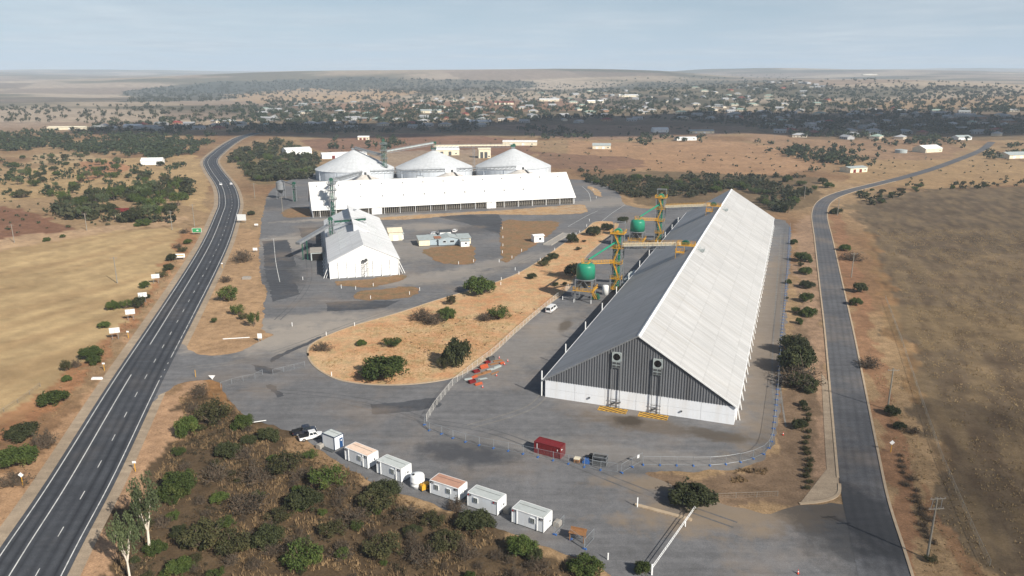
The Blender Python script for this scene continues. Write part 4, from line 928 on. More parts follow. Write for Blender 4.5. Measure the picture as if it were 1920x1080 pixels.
# ---- buildings beyond the plant
FARB = [('warehouse', 'white warehouse with low gable behind the left trees', (557, 291), 30, 26, 18, 6.0, 1.8, m_white, m_white, 'w', m_white), ('workshop', 'long white workshop with dark red doors behind the left silo', (645, 296), 20, 44, 14, 4.2, 1.4, m_white, m_white, 's', m_dkred),
        ('workshop', 'cream workshop with white gable behind the middle silo', (838, 290), 10, 24, 18, 5.5, 2.6, m_cream, m_white, 's', m_darkgrey), ('silo_block', 'tall cream block building behind the gap between silos', (908, 296), 8, 12, 10, 8.6, 1.2, m_cream, m_cream, 's', m_darkgrey),
        ('farm_shed', 'long low cream building behind the right silo', (975, 272), -4, 40, 14, 4.2, 1.4, m_cream, m_white, 's', m_white), ('farm_shed', 'cream outbuilding with red door in front of the dark trees', (682, 262), 6, 14, 9, 3.6, 1.2, m_cream, m_white, 's', m_dkred),
        ('farm_house', 'white two part farmhouse among light green trees right of the silos', (1128, 279), -8, 20, 12, 3.8, 2.2, m_cream, m_roofgrey, 's', m_white), ('farm_house', 'white farmhouse with pale hipped roof below the dark band of trees', (1237, 248), 5, 22, 14, 4, 2.6, m_white, m_white, 's', m_white),
        ('farm_shed', 'long pale green roofed shed right of the white farmhouse', (1314, 250), 4, 34, 12, 3.4, 1.6, m_cream, m_roofgrey, 's', m_white), ('farm_house', 'low white house behind the light green garden trees', (1285, 263), 8, 26, 10, 3.0, 1.2, m_white, m_white, 's', m_white),
        ('farm_shed', 'pale shed with red doors beside the scrub below the orchard', (1600, 322), 25, 20, 11, 3.8, 1.0, m_cream, m_roofgrey, 's', m_dkred), ('farm_house', 'cream house with bright roof in the paddock beside the side road', (1738, 285), 25, 26, 16, 4.0, 3.2, m_cream, m_white, 's', m_cream),
        ('farm_house', 'white house by the road trees at the far right', (1802, 262), 15, 20, 12, 3.2, 2.2, m_white, m_roofgrey, 's', m_white), ('farm_house', 'pale green roofed house at the right edge of the photo', (1898, 296), 15, 24, 15, 3.4, 2.4, m_cream, m_roofgrey, 's', m_white),
        ('farm_house', 'white farmhouse half hidden by trees left of the highway', (287, 308), 10, 18, 11, 3.6, 2.4, m_white, m_white, 's', m_white), ('farm_house', 'dark red roofed house among the trees left of the highway', (238, 404), 12, 11, 8, 2.6, 1.6, m_cream, m_dkred, 'e', m_white),
        ('farm_house', 'cream house near the town edge left of the highway', (250, 240), 5, 24, 13, 3.5, 2.2, m_white, m_white, 's', m_white), ('farm_shed', 'long pale building in the far left paddock', (128, 243), 3, 52, 12, 3.4, 1.4, m_cream, m_cream, 's', m_white)]
for nm, lab, px, rz, sx_, sy_, h, rh, wm, rm, face, dm in FARB:
    q = AT(*px); w_ = sy_ if face in 'we' else sx_
    simple_shed(nm, lab, q, R(rz), sx_, sy_, h, rh, wm, rm, [(face, -w_ * .25, 3, h * .7, dm), (face, w_ * .1, 3, h * .7, dm)], [(face, w_ * .36, 2.0, 1.2, 1.2)], 'house' if 'house' in nm else 'building')
o = MB().lathe([(6, 0), (6, 3.2), (.5, 3.9)], 20).build('water_tank', m_roofgrey); o.location = AT(1689, 287); tag(o, 'round grey water tank left of the cream paddock house', 'tank')
# ================================================================== SITE HUTS AND YARD THINGS
m_hutwall = M('hut_wall_panel', (.74, .77, .80, 1), .5, .04, 1, dirt=C(185, 180, 170), dirt_amt=.25, streak=True)
m_hutroof_rust = M('hut_roof_rusty', C(196, 156, 136), .6, .1, 1.2, dirt=C(165, 110, 88), dirt_amt=.45)
m_hutroof_tan = M('hut_roof_tan', C(206, 186, 170), .6, .08, 1.2, dirt=C(186, 152, 130), dirt_amt=.5)
m_hutroof_grey = M('hut_roof_grey', C(196, 202, 202), .5, .07, 1.2, dirt=C(150, 150, 140), dirt_amt=.35)
m_signdark = M('dark_sign', C(48, 40, 48), .5, .1, 1); m_signred = M('red_sign', C(190, 40, 50), .5, .1, 1)
m_bluedoor = M('blue_door', C(40, 80, 130), .5, .1, 1); m_navy = M('navy_trim', C(60, 75, 100), .5, .1, 1)
HUTS = [((605.6, 837), (628, 846), 2.5, 2.9, m_hutroof_grey, 'blue', 'small white ablution hut with blue door and navy trim, next to the parked utes'),
        ((648, 863), (690, 880.6), 2.9, 2.75, m_hutroof_tan, 'a', 'white site hut with tan roof, second from the parked utes'),
        ((707.5, 888), (752.5, 906), 2.9, 2.75, m_hutroof_grey, 'a', 'white site hut with grey green roof, just left of the round water tank'),
        ((807, 926), (859.5, 943.4), 2.9, 2.75, m_hutroof_rust, 'two', 'white site hut with rusty pink roof, right of the yellow generator'),
        ((877, 949.7), (932.4, 968.6), 3.0, 2.75, m_hutroof_grey, 'left', 'white site hut with ribbed grey roof, between the pink roofed hut and last hut'),
        ((960, 980.4), (1019, 1001), 3.0, 2.75, m_hutroof_grey, 'a', 'white site hut with ribbed grey roof, last of the row beside the fenced timber frame')]
for a, c, wd, h, rm, kind, lab in HUTS:
    A, B = G(*a), G(*c); L = (B - A).length; t = thing('site_hut', lab, 'hut', A, angle(A, B), 'site huts in a row')
    z0 = .22
    for x in (.4, L - .4):
        for y in (.3, wd - .3): MB().box(x, y, 0, .35, .35, z0).build('footing', m_darkgrey, t)
    MB().box(L / 2, wd / 2, z0, L, wd, h - .12).build('wall', m_hutwall, t)
    r = MB().box(L / 2, wd / 2, z0 + h - .12, L + .12, wd + .12, .12).build('roof_frame', m_white if kind != 'blue' else m_navy, t)
    rb = MB(); rb.box(L / 2, wd / 2, z0 + h, L - .22, wd - .22, .03); n = int(L / .3)
    for k in range(n): rb.box(.2 + (L - .4) * (k + .5) / n, wd / 2, z0 + h + .03, .1, wd - .26, .05)
    rf = rb.build('roof', rm, t)
    MB().box(L * .5, wd * .62, z0 + h + .08, L * .86, .06, .02).build('roof_seam', m_darkgrey, rf)
    for x in (0, L):
        for y in (0, wd): MB().box(x, y, z0, .12, .12, h).build('corner_post', m_white if kind != 'blue' else m_navy, t)
    if kind != 'blue':
        for x in ((L * .16, L * .80) if kind == 'a' else ()): MB().box(x, -.05, z0, .13, .12, h).build('wall_batten', m_white, t)
        for f in {'a': (.66,), 'two': (.24, .66), 'left': (.28,)}[kind]:
            w = MB().box(L * f, -.05, z0 + 1.15, .95, .1, 1.0).build('window', m_white, t)
            for s_ in (-.23, .23): MB().box(L * f + s_, -.09, z0 + 1.22, .38, .06, .86).build('pane', m_glass, w)
            wb_ = MB(); [wb_.box(L * f - .4 + i * .16, -.13, z0 + 1.2, .02, .02, .9) for i in range(6)]; wb_.build('security_bar', m_roofgrey, w)
        for f, red in ((.07, lab.find('ribbed') >= 0), (.92, lab.find('between') >= 0)):
            s_ = MB().box(L * f, -.075, z0 + h - .52, .72, .05, .3).build('name_board', m_signdark, t)
            if red: MB().box(L * f - .22, -.11, z0 + h - .52, .24, .03, .3).build('board_mark', m_signred, s_)
            MB().box(L * f + .1, -.11, z0 + h - .40, .36, .03, .06).build('board_lettering', m_white, s_)
        ac = MB().box(L + .18, wd * .5, z0 + 1.3, .36, .75, .5).build('air_conditioner', m_white, t); MB().box(L + .37, wd * .5 + .1, z0 + 1.36, .03, .4, .38).build('fan_grille', m_darkgrey, ac)
    else:
        MB().box(L + .05, wd * .72, z0 + .02, .1, .85, 2.1).build('door', m_bluedoor, t); MB().box(L + .11, wd * .72, z0 + 1.5, .03, .3, .3).build('door_sign', m_white, t)
        MB().box(L / 2, -.4, .05, L + .3, .9, .16).build('step_plinth', m_darkgrey, t)
for a, c, lab in (((600, 840), (603, 836), 'grey concrete block beside the small ablution hut'), ((951, 960), (958, 955), 'grey drum block between the two last site huts'), ((1045, 985), (1050, 980), 'pale concrete block at the right end of the last site hut')):
    o = MB().extr([(-.6, 0), (.6, 0), (.6, .8), (.4, .95), (-.4, .95), (-.6, .8)], -.6, .6, 'y').build('concrete_block', m_conc); o.location = G(*a); o.rotation_euler = (0, 0, R(-30)); tag(o, lab, 'block')
o = MB().lathe([(1.38, 0), (1.38, .5), (1.42, .55), (1.38, .6), (1.38, 1.2), (1.42, 1.25), (1.38, 1.3), (1.38, 2.2), (1.25, 2.45), (.5, 2.7), (.3, 2.72)], 28).build('water_tank', m_white, None, True); o.location = G(783, 911) ; tag(o, 'round white plastic water tank between two site huts', 'tank')
lid = MB().tube((-.65, -.35, 2.55), (-.65, -.35, 2.72), .24, n=14).build('tank_lid', m_black, o)
g = thing('generator', 'yellow diesel generator beside the round white water tank', 'generator', G(798, 918), R(35))
MB().extr([(-1.0, .3), (1.0, .3), (1.0, 1.15), (.8, 1.4), (-.8, 1.4), (-1.0, 1.15)], -.5, .5, 'y').build('canopy', m_yellow, g); MB().box(0, 0, 0, 2.1, 1.0, .3).build('skid', m_darkgrey, g); MB().box(.4, -.52, .5, .6, .05, .6).build('louvre', m_black, g); MB().tube((-.6, 0, 1.4), (-.6, 0, 1.8), .07).build('exhaust', m_darkgrey, g)
# ---- shipping container
A, B = G(1001, 848.5), G(1051, 862); ca_ = angle(A, B); L, wd, h = 6.06, 2.5, 2.6
ct = thing('shipping_container', 'dark red shipping container standing inside the temporary fence', 'container', A, ca_)
def corr(L, h, n=18, d=.05):
    P = []
    for k in range(n):
        x = L * k / n; s_ = L / n
        P += [(x, 0), (x + s_ * .3, 0), (x + s_ * .5, d), (x + s_ * .8, d)]
    return P + [(L, 0)]
for y, fl_ in ((.04, 1), (wd - .04, -1)):
    b = MB(); P = corr(L - .3, h); V = []
    for x, dd in P: V += [(x + .15, y + dd * fl_, .15), (x + .15, y + dd * fl_, h - .1)]
    b.add(V, [(2 * i, 2 * i + 2, 2 * i + 3, 2 * i + 1) for i in range(len(P) - 1)]); b.build('side_wall', m_red, ct)
b = MB(); P = corr(L - .2, 0, 14, .04); V = []
for x, dd in P: V += [(x + .1, .1, h - .06 + dd), (x + .1, wd - .1, h - .06 + dd)]
b.add(V, [(2 * i, 2 * i + 2, 2 * i + 3, 2 * i + 1) for i in range(len(P) - 1)]); b.build('roof', m_red, ct)
for x in (.08, L - .08):
    for y in (.08, wd - .08): MB().box(x, y, 0, .16, .16, h).build('corner_post', m_red, ct)
b = MB()
for y in (.06, wd - .06):
    for z in (0, h - .13): b.box(L / 2, y, z, L - .33, .1, .14)
for x in (.06, L - .06):
    for z in (0, h - .13): b.box(x, wd / 2, z, .1, wd - .33, .14)
b.build('frame_rail', m_red, ct); MB().box(.09, wd / 2, .15, .06, wd - .33, h - .3).build('end_wall', m_red, ct)
for s_ in (0, 1):
    d_ = MB().box(L - .06, .16 + (wd - .32) * (s_ + .5) / 2, .15, .08, (wd - .36) / 2, h - .3).build('door', m_red, ct)
    for q in (.3, .75): MB().tube((L + .02, .16 + (wd - .32) * (s_ + q) / 2, .2), (L + .02, .16 + (wd - .32) * (s_ + q) / 2, h - .2), .025, n=6).build('lock_rod', m_grey, d_)
MB().box(.75, -.02, h - 1.5, .14, .02, 1.2).build('white_marking', m_white, ct); MB().box(L + .03, wd * .3, h - .8, .02, .5, .22).build('white_marking', m_white, ct); MB().box(L - .6, -.02, h - .9, .2, .02, .4).build('white_marking', m_white, ct)
# ---- vehicles
m_wtyre = m_black; m_rim = M('wheel_rim', (.5, .5, .5, 1), .35, .1, 3, metal=.6)
m_lamp = M('lamp_lens', (.7, .7, .68, 1), .2, .1, 3); m_tail = M('tail_lens', C(170, 30, 30), .3, .1, 3)
def paint(name, col):
    t = NT(name); t.b.inputs['Base Color'].default_value = col; t.b.inputs['Roughness'].default_value = .35; t.b.inputs['Coat Weight'].default_value = .6; t.b.inputs['Coat Roughness'].default_value = .08
    p = t.obj(); t.l(t.mix(t.mapr(t.noise(p, 1.5, 5), .5, .8, 0, .3), col, C(150, 135, 118)), t.b.inputs['Base Color']); return t.mat
pw, pb, ps = paint('white_car_paint', (.78, .78, .78, 1)), paint('dark_blue_car_paint', (.012, .016, .03, 1)), paint('silver_car_paint', (.45, .46, .48, 1))
def car(name, lab, loc, rz, kind, body, cat, group=None, L=4.8, wd=1.85):
    t = thing(name, lab, cat, loc, rz, group); x0, x1 = -L / 2, L / 2; hw = wd / 2
    prof = [(x0, .45), (x0 + .1, .95), (x1 - 1.1, .98), (x1 - .1, .82), (x1, .5), (x1 - .15, .32), (x0 + .1, .32)]
    b = MB(); n = len(prof); V = []
    for y, f in ((-hw, .97), (-hw + .08, 1.0), (hw - .08, 1.0), (hw, .97)):
        for x, z in prof: V.append((x * f, y, .62 + (z - .62) * (1 if f == 1 else .9)))
    Fc = [(k * n + i, k * n + (i + 1) % n, (k + 1) * n + (i + 1) % n, (k + 1) * n + i) for k in range(3) for i in range(n)] + [tuple(range(n)), tuple(range(3 * n, 4 * n))]
    b.add(V, Fc); b.build('body', body, t)
    if kind == 'ute': c0, c1, c2, c3_ = -.55, -.4, 1.0, 1.55
    elif kind == 'van': c0, c1, c2, c3_ = x0 + .05, x0 + .12, 1.5, x1 - .35
    else: c0, c1, c2, c3_ = x0 + .35, x0 + .9, .55, 1.25
    ht = 1.75 if kind == 'ute' else (2.1 if kind == 'van' else 1.48)
    V = [(c0, -hw + .06, .94), (c3_, -hw + .06, .94), (c3_, hw - .06, .94), (c0, hw - .06, .94), (c1, -hw + .22, ht), (c2, -hw + .22, ht), (c2, hw - .22, ht), (c1, hw - .22, ht)]
    cb_ = MB().add(V, [(3, 2, 1, 0), (4, 5, 6, 7), (0, 1, 5, 4), (1, 2, 6, 5), (2, 3, 7, 6), (3, 0, 4, 7)]).build('cabin', body, t)
    def win(nm, pts): MB().poly(pts).build(nm, m_glass, cb_, recalc=False)
    def lerp3(a, c, f): return tuple(a[i] + (c[i] - a[i]) * f for i in range(3))
    def quadwin(nm, ia, ib, ic, id_, off, u0=.08, u1=.92, v0=.12, v1=.88):
        a, c, d, e = V[ia], V[ib], V[ic], V[id_]
        P = []
        for uu, vv in ((u0, v0), (u1, v0), (u1, v1), (u0, v1)):
            q = lerp3(lerp3(a, c, uu), lerp3(e, d, uu), vv); P.append((q[0] + off[0], q[1] + off[1], q[2] + off[2]))
        win(nm, P)
    quadwin('windscreen', 1, 2, 6, 5, (.015, 0, .01)); quadwin('rear_window', 3, 0, 4, 7, (-.015, 0, .01))
    for s_, idx in ((-1, (0, 1, 5, 4)), (1, (2, 3, 7, 6))):
        for u0, u1 in ((.08, .47), (.53, .92)): quadwin('side_window', *idx, (0, s_ * .015, .008), u0, u1, .2, .85)
    if kind == 'ute':
        MB().box((x0 + c0) / 2, 0, .94, c0 - x0 - .12, wd - .16, .10).build('tray_cover', m_black, t)
        MB().box(x0 + .06, 0, .55, .06, wd - .1, .48).build('tailgate', body, t)
    for x in (x0 + .95, x1 - .95):
        for s_ in (-1, 1):
            w = MB().tube((x, s_ * (hw - .2), .37), (x, s_ * (hw + .02), .37), .37, n=18).build('wheel', m_wtyre, t); MB().tube((x, s_ * (hw + .02), .37), (x, s_ * (hw + .035), .37), .22, n=14).build('rim', m_rim, w)
    for s_ in (-1, 1):
        MB().box(x1 - .06, s_ * (hw - .32), .62, .1, .36, .16).build('headlight', m_lamp, t); MB().box(x0 + .02, s_ * (hw - .18), .66, .06, .2, .24).build('tail_light', m_tail, t)
        MB().box(c3_ - .35, s_ * (hw + .08), 1.0, .12, .2, .14).build('mirror', m_black, t)
    return t
hr = angle(G(590, 822), G(560, 800))
car('ute', 'white ute with black tray cover parked beside the ablution hut', G(583, 822), R(28), 'ute', pw, 'ute', 'parked utes', 5.2)
car('ute', 'dark blue ute parked behind the white ute', G(571, 812), R(26), 'ute', pb, 'ute', 'parked utes', 5.2)
car('van', 'long white van parked beside the island fence', G(1034, 583), R(66), 'van', pw, 'van', None, 6.4, 2.0)
car('car', 'white car parked behind the office', G(853, 435), R(80), 'car', pw, 'car', None)
car('car', 'pale car parked behind the office roof on the left', G(815, 440), R(20), 'car', ps, 'car', None)
hwd = HW[idx_at(HW, G(415, 350))] ; 
for (u, v), d, lab, mm in (((414, 347), -1, 'white car coming down the highway on the bend', pw), ((433, 346), 1, 'silver car going up the highway on the bend', pw), ((405, 297), 1, 'small dark car far along the highway', pb)):
    q = G(u, v); i = idx_at(HW, q); dr = (HW[i + 1] - HW[i]) * d; car('car', lab, (q.x, q.y, .06), math.atan2(dr.y, dr.x), 'car', mm, 'car')
# ---- temporary fence panels with blue feet
m_wire = M('fence_wire', (.40, .43, .46, 1), .45, .1, 2, metal=.3)
def make_panel(L=2.0):
    t = thing('fence_panel', 'x', 'fence panel'); b = MB(); r = .03; h = 1.95
    for x in (0, L): b.tube((x, 0, .02), (x, 0, h + .1), r * 1.35, n=6)
    for z in (.15, h): b.tube((0, 0, z), (L, 0, z), r, n=6)
    b.build('frame', m_wire, t)
    b = MB()
    for k in range(1, 14): b.bar((L * k / 14, 0, .15), (L * k / 14, 0, h), .007)
    for k in range(1, 6): b.bar((0, 0, .15 + (h - .15) * k / 6), (L, 0, .15 + (h - .15) * k / 6), .006)
    b.build('mesh_infill', m_wire, t)
    MB().extr([(-.38, 0), (.38, 0), (.38, .1), (.26, .2), (-.26, .2), (-.38, .1)], -.15, .15, 'x').build('foot', m_blue, t)
    return t
SP = 3.35; fp = make_panel(SP); first = True; FG = 'temporary fence panels'; KIDS[fp.name] = list(fp.children)
def run(pts, base_lab, spacing=SP, closed=False):
    global first
    P = resample([Vector((q.x, q.y, 0)) for q in (G(*p) for p in pts)], spacing)
    n_ = len(P) - 1
    for k_, (a, c) in enumerate(zip(P, P[1:])):
        lab = (base_lab % ORD[k_]) if '%s' in base_lab else base_lab
        if first: o = fp; first = False; o.location = (a.x, a.y, .03); o.rotation_euler = (0, 0, angle(a, c)); o['label'] = lab; o['group'] = FG; continue
        copy_tree(fp, None, (a.x, a.y, .03), angle(a, c) + random.uniform(-.02, .02), lab, FG)
run([(796, 797), (799, 806), (820, 811), (860, 826), (910, 838), (965, 848), (1020, 860), (1066, 870), (1115, 880), (1165, 887)], 'mesh fence panel on blue feet, %s from the left corner of the yard fence')
run([(1165, 887), (1204, 865)], 'mesh fence panel in the angled gate, %s from its left end')
run([(1206, 872), (1260, 873), (1320, 874), (1360, 871), (1400, 865), (1430, 853), (1444, 838), (1449, 815), (1453, 780), (1457, 740), (1460, 700), (1466, 620), (1472, 560), (1478, 480), (1481, 425)], 'mesh fence panel, %s right of the gate in the curved run round the shed')
run([(1040, 1003), (1062, 980)], 'wire mesh fence panel left of the timber frame by the last hut'); run([(1070, 1012), (1095, 1030)], 'wire mesh fence panel in front of the timber frame by the last hut'); run([(1096, 1030), (1112, 1012)], 'wire mesh fence panel right of the timber frame by the last hut', 3.0); run([(1041, 1004), (1072, 1014)], 'wire mesh fence panel at the left corner of the timber frame enclosure', 3.2)
sg = MB().box(0, 0, 0, .55, .04, .75).build('notice_board', m_white); q = G(1196, 868); sg.location = (q.x, q.y - .15, 1.2); sg.rotation_euler = (0, 0, R(35)); tag(sg, 'small white notice hung on the angled gate panel', 'sign')
# things kept beside the fence
st = thing('steel_stillage', 'open grey steel stillage cage inside the fence', 'stillage', G(1125, 871), R(-18)); b = MB()
for x in (-1.4, 1.4):
    for y in (-.8, .8): b.bar((x, y, 0), (x, y, 2.0), .12)
for z in (.2, 1.1, 2.0):
    for y in (-.8, .8): b.bar((-1.4, y, z), (1.4, y, z), .1)
    for x in (-1.4, 1.4): b.bar((x, -.8, z), (x, .8, z), .1)
b.build('frame', m_grey, st); MB().box(0, 0, .25, 2.7, 1.5, .06).box(0, -.75, .3, 2.7, .04, .7).box(0, .75, .3, 2.7, .04, 1.5).build('tray', m_darkgrey, st); MB().box(0, 0, 1.5, 2.6, 1.4, .05).build('shelf', m_darkgrey, st)
t = thing('pallet_stack', 'timber crate topped with a pale board beside the container', 'crate', G(1082, 866), R(-20)); MB().box(0, 0, 0, 1.1, 1.1, .8).build('crate_box', m_wood, t); MB().box(0, 0, .8, 1.2, 1.2, .12).build('crate_lid', m_cream, t)
o = MB().extr([(-.7, 0), (.7, 0), (.75, .4), (.4, .9), (-.3, .95), (-.75, .5)], -.5, .5, 'y').build('blue_sacks', m_blue); o.location = G(1099, 868); o.rotation_euler = (0, 0, R(-15)); tag(o, 'heap of blue sacks between timber crate and steel stillage', 'sacks')
o = MB().tube((0, -.3, .55), (0, .3, .55), .55, n=20).tube((.15, .35, .5), (.15, .8, .5), .5, n=20).build('black_drum', m_black); o.location = G(1108, 861); tag(o, 'black drum lying behind the blue sacks', 'drum')
tf = thing('timber_frame', 'timber topped work bench inside fence panels by the last hut', 'bench', G(1083, 1012), R(-20)); 
for k in range(6): MB().box(0, -.75 + k * .3, 1.55, 2.8, .27, .07).build('board', m_wood, tf)
for x in (-1.2, 1.2):
    for y in (-.7, .7): MB().bar((x, y, 0), (x, y, 1.55), .13).build('leg', m_wood, tf)
MB().box(0, .7, 1.62, 2.8, .1, .3).build('back_board', m_wood, tf); MB().bar((-1.2, 0, .6), (1.2, 0, .6), .1).build('rail', m_grey, tf)
# building materials piled along the island fence
random.seed(11)
PILE = [(885, 718, 'red', 1.8, 1.0, .7), (897, 721, 'orange', 2.2, 1.0, .5), (889, 708, 'orange', 2.0, .9, .5), (893, 698, 'red', 1.8, 1.1, .5), (907, 690, 'orange', 2.4, 1.2, 1.0), (898, 704, 'wood', 3.0, .9, .4), (912, 700, 'wood', 3.2, .8, .5), (920, 694, 'grey', 2.6, .9, .4), (914, 681, 'red', 1.6, .9, .5), (926, 683, 'wood', 3.0, .9, .3), (932, 690, 'grey', 2.8, .7, .5), (921, 675, 'dark', 1.8, 1.0, .8), (934, 677, 'wood', 2.8, 1.0, .3), (941, 682, 'orange', 1.4, .9, .5), (878, 712, 'grey', 2.2, .7, .4), (928, 700, 'wood', 3.0, .5, .3), (905, 711, 'grey', 2.4, .8, .3)]
mm_ = {'red': m_red, 'orange': m_orange, 'wood': m_wood, 'grey': m_roofgrey, 'dark': m_darkgrey}; nmm = {'red': 'red_crate', 'orange': 'orange_barrier', 'wood': 'plank_stack', 'grey': 'steel_bundle', 'dark': 'dark_crate'}
PILO = []
for u, v, k, L, wd, h in PILE:
    t = thing(nmm[k], {'red': 'red steel crate', 'orange': 'orange plastic road barrier', 'wood': 'stack of sawn timber planks', 'grey': 'bundle of grey steel lengths', 'dark': 'dark grey crate'}[k] + ' in the pile by the island fence', {'red': 'crate', 'orange': 'barrier', 'wood': 'planks', 'grey': 'steel', 'dark': 'crate'}[k], G(u, v), R(35) + random.uniform(-.25, .25), 'materials piled along the island fence')
    PILO.append(t)
    if k in ('wood', 'grey'):
        n = max(2, int(wd / .28)); lay = max(1, int(h / .16))
        for j in range(lay):
            for i in range(n): MB().box(random.uniform(-.15, .15), -wd / 2 + wd * (i + .5) / n, .08 + j * .16, L * random.uniform(.85, 1), wd / n * .85, .13).build('plank' if k == 'wood' else 'steel_length', mm_[k], t)
        MB().box(-L * .3, 0, 0, .12, wd, .08).box(L * .3, 0, 0, .12, wd, .08).build('bearer', m_wood, t)
    elif k == 'orange': MB().extr([(-wd / 2, 0), (wd / 2, 0), (wd / 2, h * .3), (wd * .2, h * .5), (wd * .15, h), (-wd * .15, h), (-wd * .2, h * .5), (-wd / 2, h * .3)], -L / 2, L / 2, 'x').build('barrier_shell', m_orange, t); MB().box(0, 0, h, L * .8, .1, .08).build('handle_bar', m_orange, t)
    else:
        MB().box(0, 0, .1, L, wd, .06).build('floor', mm_[k], t)
        for s_ in (-1, 1): MB().box(0, s_ * wd / 2, .1, L, .06, h).build('side', mm_[k], t); MB().box(s_ * L / 2, 0, .1, .06, wd - .08, h).build('side', mm_[k], t)
renumber(PILO)
m_cone_o = M('cone_orange', C(225, 80, 60), .5, .1, 2)
for i, (u, v) in enumerate(((905, 727), (931, 705), (946, 684), (952, 678), (1468, 816), (1496, 1076), (936, 672))):
    t = thing('traffic_cone', ['orange traffic cone nearest the yard at the end of the materials pile', 'orange traffic cone beside the planks in the materials pile', 'orange traffic cone at the right edge of the materials pile', 'orange traffic cone rightmost by the materials pile', 'orange traffic cone on the dirt outside the curved fence', 'orange traffic cone at the bottom edge near the side road', 'orange traffic cone behind the dark crate in the pile'][i], 'cone', G(u, v)); MB().box(0, 0, 0, .42, .42, .05).build('base', m_black, t); MB().tube((0, 0, .05), (0, 0, .8), .17, .03, 12).build('cone_body', m_cone_o, t); MB().tube((0, 0, .38), (0, 0, .55), .115, .085, 12).build('white_band', m_white, t)
# ---- chain wire fence along the island, and the entrance gates
def wirefence(lab, pts, h=1.8, sp=3.0, rails=(.1, .95, 1.0), mat=None, name='chain_wire_fence', wires=5, cat='fence'):
    P = resample([Vector((q.x, q.y, 0)) for q in (G(*p) for p in pts)], sp); t = thing(name, lab, cat, P[0])
    pm = MB().tube((0, 0, 0), (0, 0, h), .05, n=6)
    po = None
    for q in P:
        if po is None: po = pm.build('post', mat or m_wire, t); o = po
        else: o = po.copy(); COL.objects.link(o)
        o.location = q - P[0]
    b = MB()
    for a, c in zip(P, P[1:]):
        for k in range(wires + 1): z = .1 + (h - .12) * k / wires; b.bar(a - P[0] + Vector((0, 0, z)), c - P[0] + Vector((0, 0, z)), .045 if k == wires else .014)
        for k in range(1, 8): q = a + (c - a) * (k / 8) - P[0]; b.bar(q + Vector((0, 0, .1)), q + Vector((0, 0, h)), .012)
    b.build('wire_mesh', mat or m_wire, t); return t
m_fpost = M('pale_fence_post', (.62, .6, .56, 1), .6, .1, 2)
wirefence('pale chain wire fence along the right edge of the planted island', [(1066, 541), (1030, 571), (1000, 596), (960, 631), (927, 662), (887, 692), (850, 722), (815, 765), (797, 795)], mat=m_fpost)
wirefence('wire gate across the entrance road nearer the scrub', [(414, 727), (446, 717), (480, 710), (494, 702)], 1.5, name='wire_gate', cat='gate'); wirefence('wire gate beside the planted island kerb', [(512, 703), (545, 694), (590, 683)], 1.5, name='wire_gate', cat='gate')
wirefence('wire boundary fence along the right edge of the dry paddock', [(1660, 560), (1690, 640), (1720, 730), (1765, 860), (1830, 1010), (1870, 1090)], 1.2, 6, name='wire_fence', wires=3, mat=m_pole); wirefence('old wire fence at the edge of the stubble paddock', [(-20, 790), (40, 752), (80, 722)], 1.1, 5, name='wire_fence', wires=3, mat=m_pole)
wirefence('low wire fence beside the boom gate bush', [(1340, 935), (1400, 933), (1470, 930)], 1.1, 4, name='wire_fence', wires=2, mat=m_pole)
# ---- boom gate
bm = thing('boom_gate', 'long white lattice boom gate at the yard entrance by the dark bush', 'boom gate', G(1222, 1078), 0)
P0 = G(1222, 1078); P1 = G(1306, 958); d = P1 - P0; dn = d.normalized(); b = MB(); c = MB(); n = 26
for z in (1.15, 1.6): b.bar(Vector((0, 0, z)), d + Vector((0, 0, z)), .07)
for k in range(n + 1): q = d * (k / n); MB().bar(q + Vector((0, 0, 1.19)), q + Vector((0, 0, 1.56)), .04).build('boom_rung', m_white, bm)
b.build('boom_rail', m_white, bm)
MB().bar((0, 0, 0), (0, 0, 1.9), .25).build('pivot_post', m_white, bm); q = d * .72; MB().bar((q.x, q.y, 0.1), (q.x, q.y, 1.2), .14).build('rest_post', m_white, bm)
ki = thing('kerb_island', 'long narrow tan concrete kerb bar under the boom gate', 'kerb', G(1190, 947), angle(G(1190, 947), G(1297, 976))); L = (G(1297, 976) - G(1190, 947)).length
MB().extr([(0, -.3), (.25, -.42), (L - .25, -.42), (L, -.3), (L, .3), (L - .25, .42), (.25, .42), (0, .3)], .03, .25, 'z').build('kerb_bar', m_kerb, ki)
# ---- posts: guide posts, bollards
GP = [(568, 525), (700, 537), (640, 541), (667, 543), (695, 561), (768, 553), (787, 545), (665, 612), (640, 540), (612, 630), (940, 526), (939, 535), (973, 515), (1060, 453), (1013, 489), (966, 507), (1087, 437), (942, 430), (943, 447), (943, 462), (942, 475), (936, 492), (960, 485), (978, 472), (888, 492), (860, 496), (1195, 951), (1140, 1050), (1105, 415), (1100, 425), (1080, 441), (1040, 470), (1112, 357), (1118, 372), (622, 706), (548, 612), (1055, 562), (1076, 567), (1108, 570)]
gpm = None; GPO = []
GLAB = {26: 'white post standing on the end of the kerb bar', 27: 'white post at the edge of the scrub right of the last hut'}
for i, (u, v) in enumerate(GP):
    if gpm is None: gpm = MB().box(0, 0, 0, .14, .05, .95).box(0, 0, .95, .16, .06, .15).build('guide_post', m_white); o = gpm
    else: o = gpm.copy(); COL.objects.link(o)
    GPO.append(o); o.location = G(u, v); o.scale = (1.3, 1.3, 1.2 if i != 26 else 1.8); tag(o, GLAB.get(i, 'small white guide post at the yard roads'), 'post', 'white guide posts')
renumber(GPO)
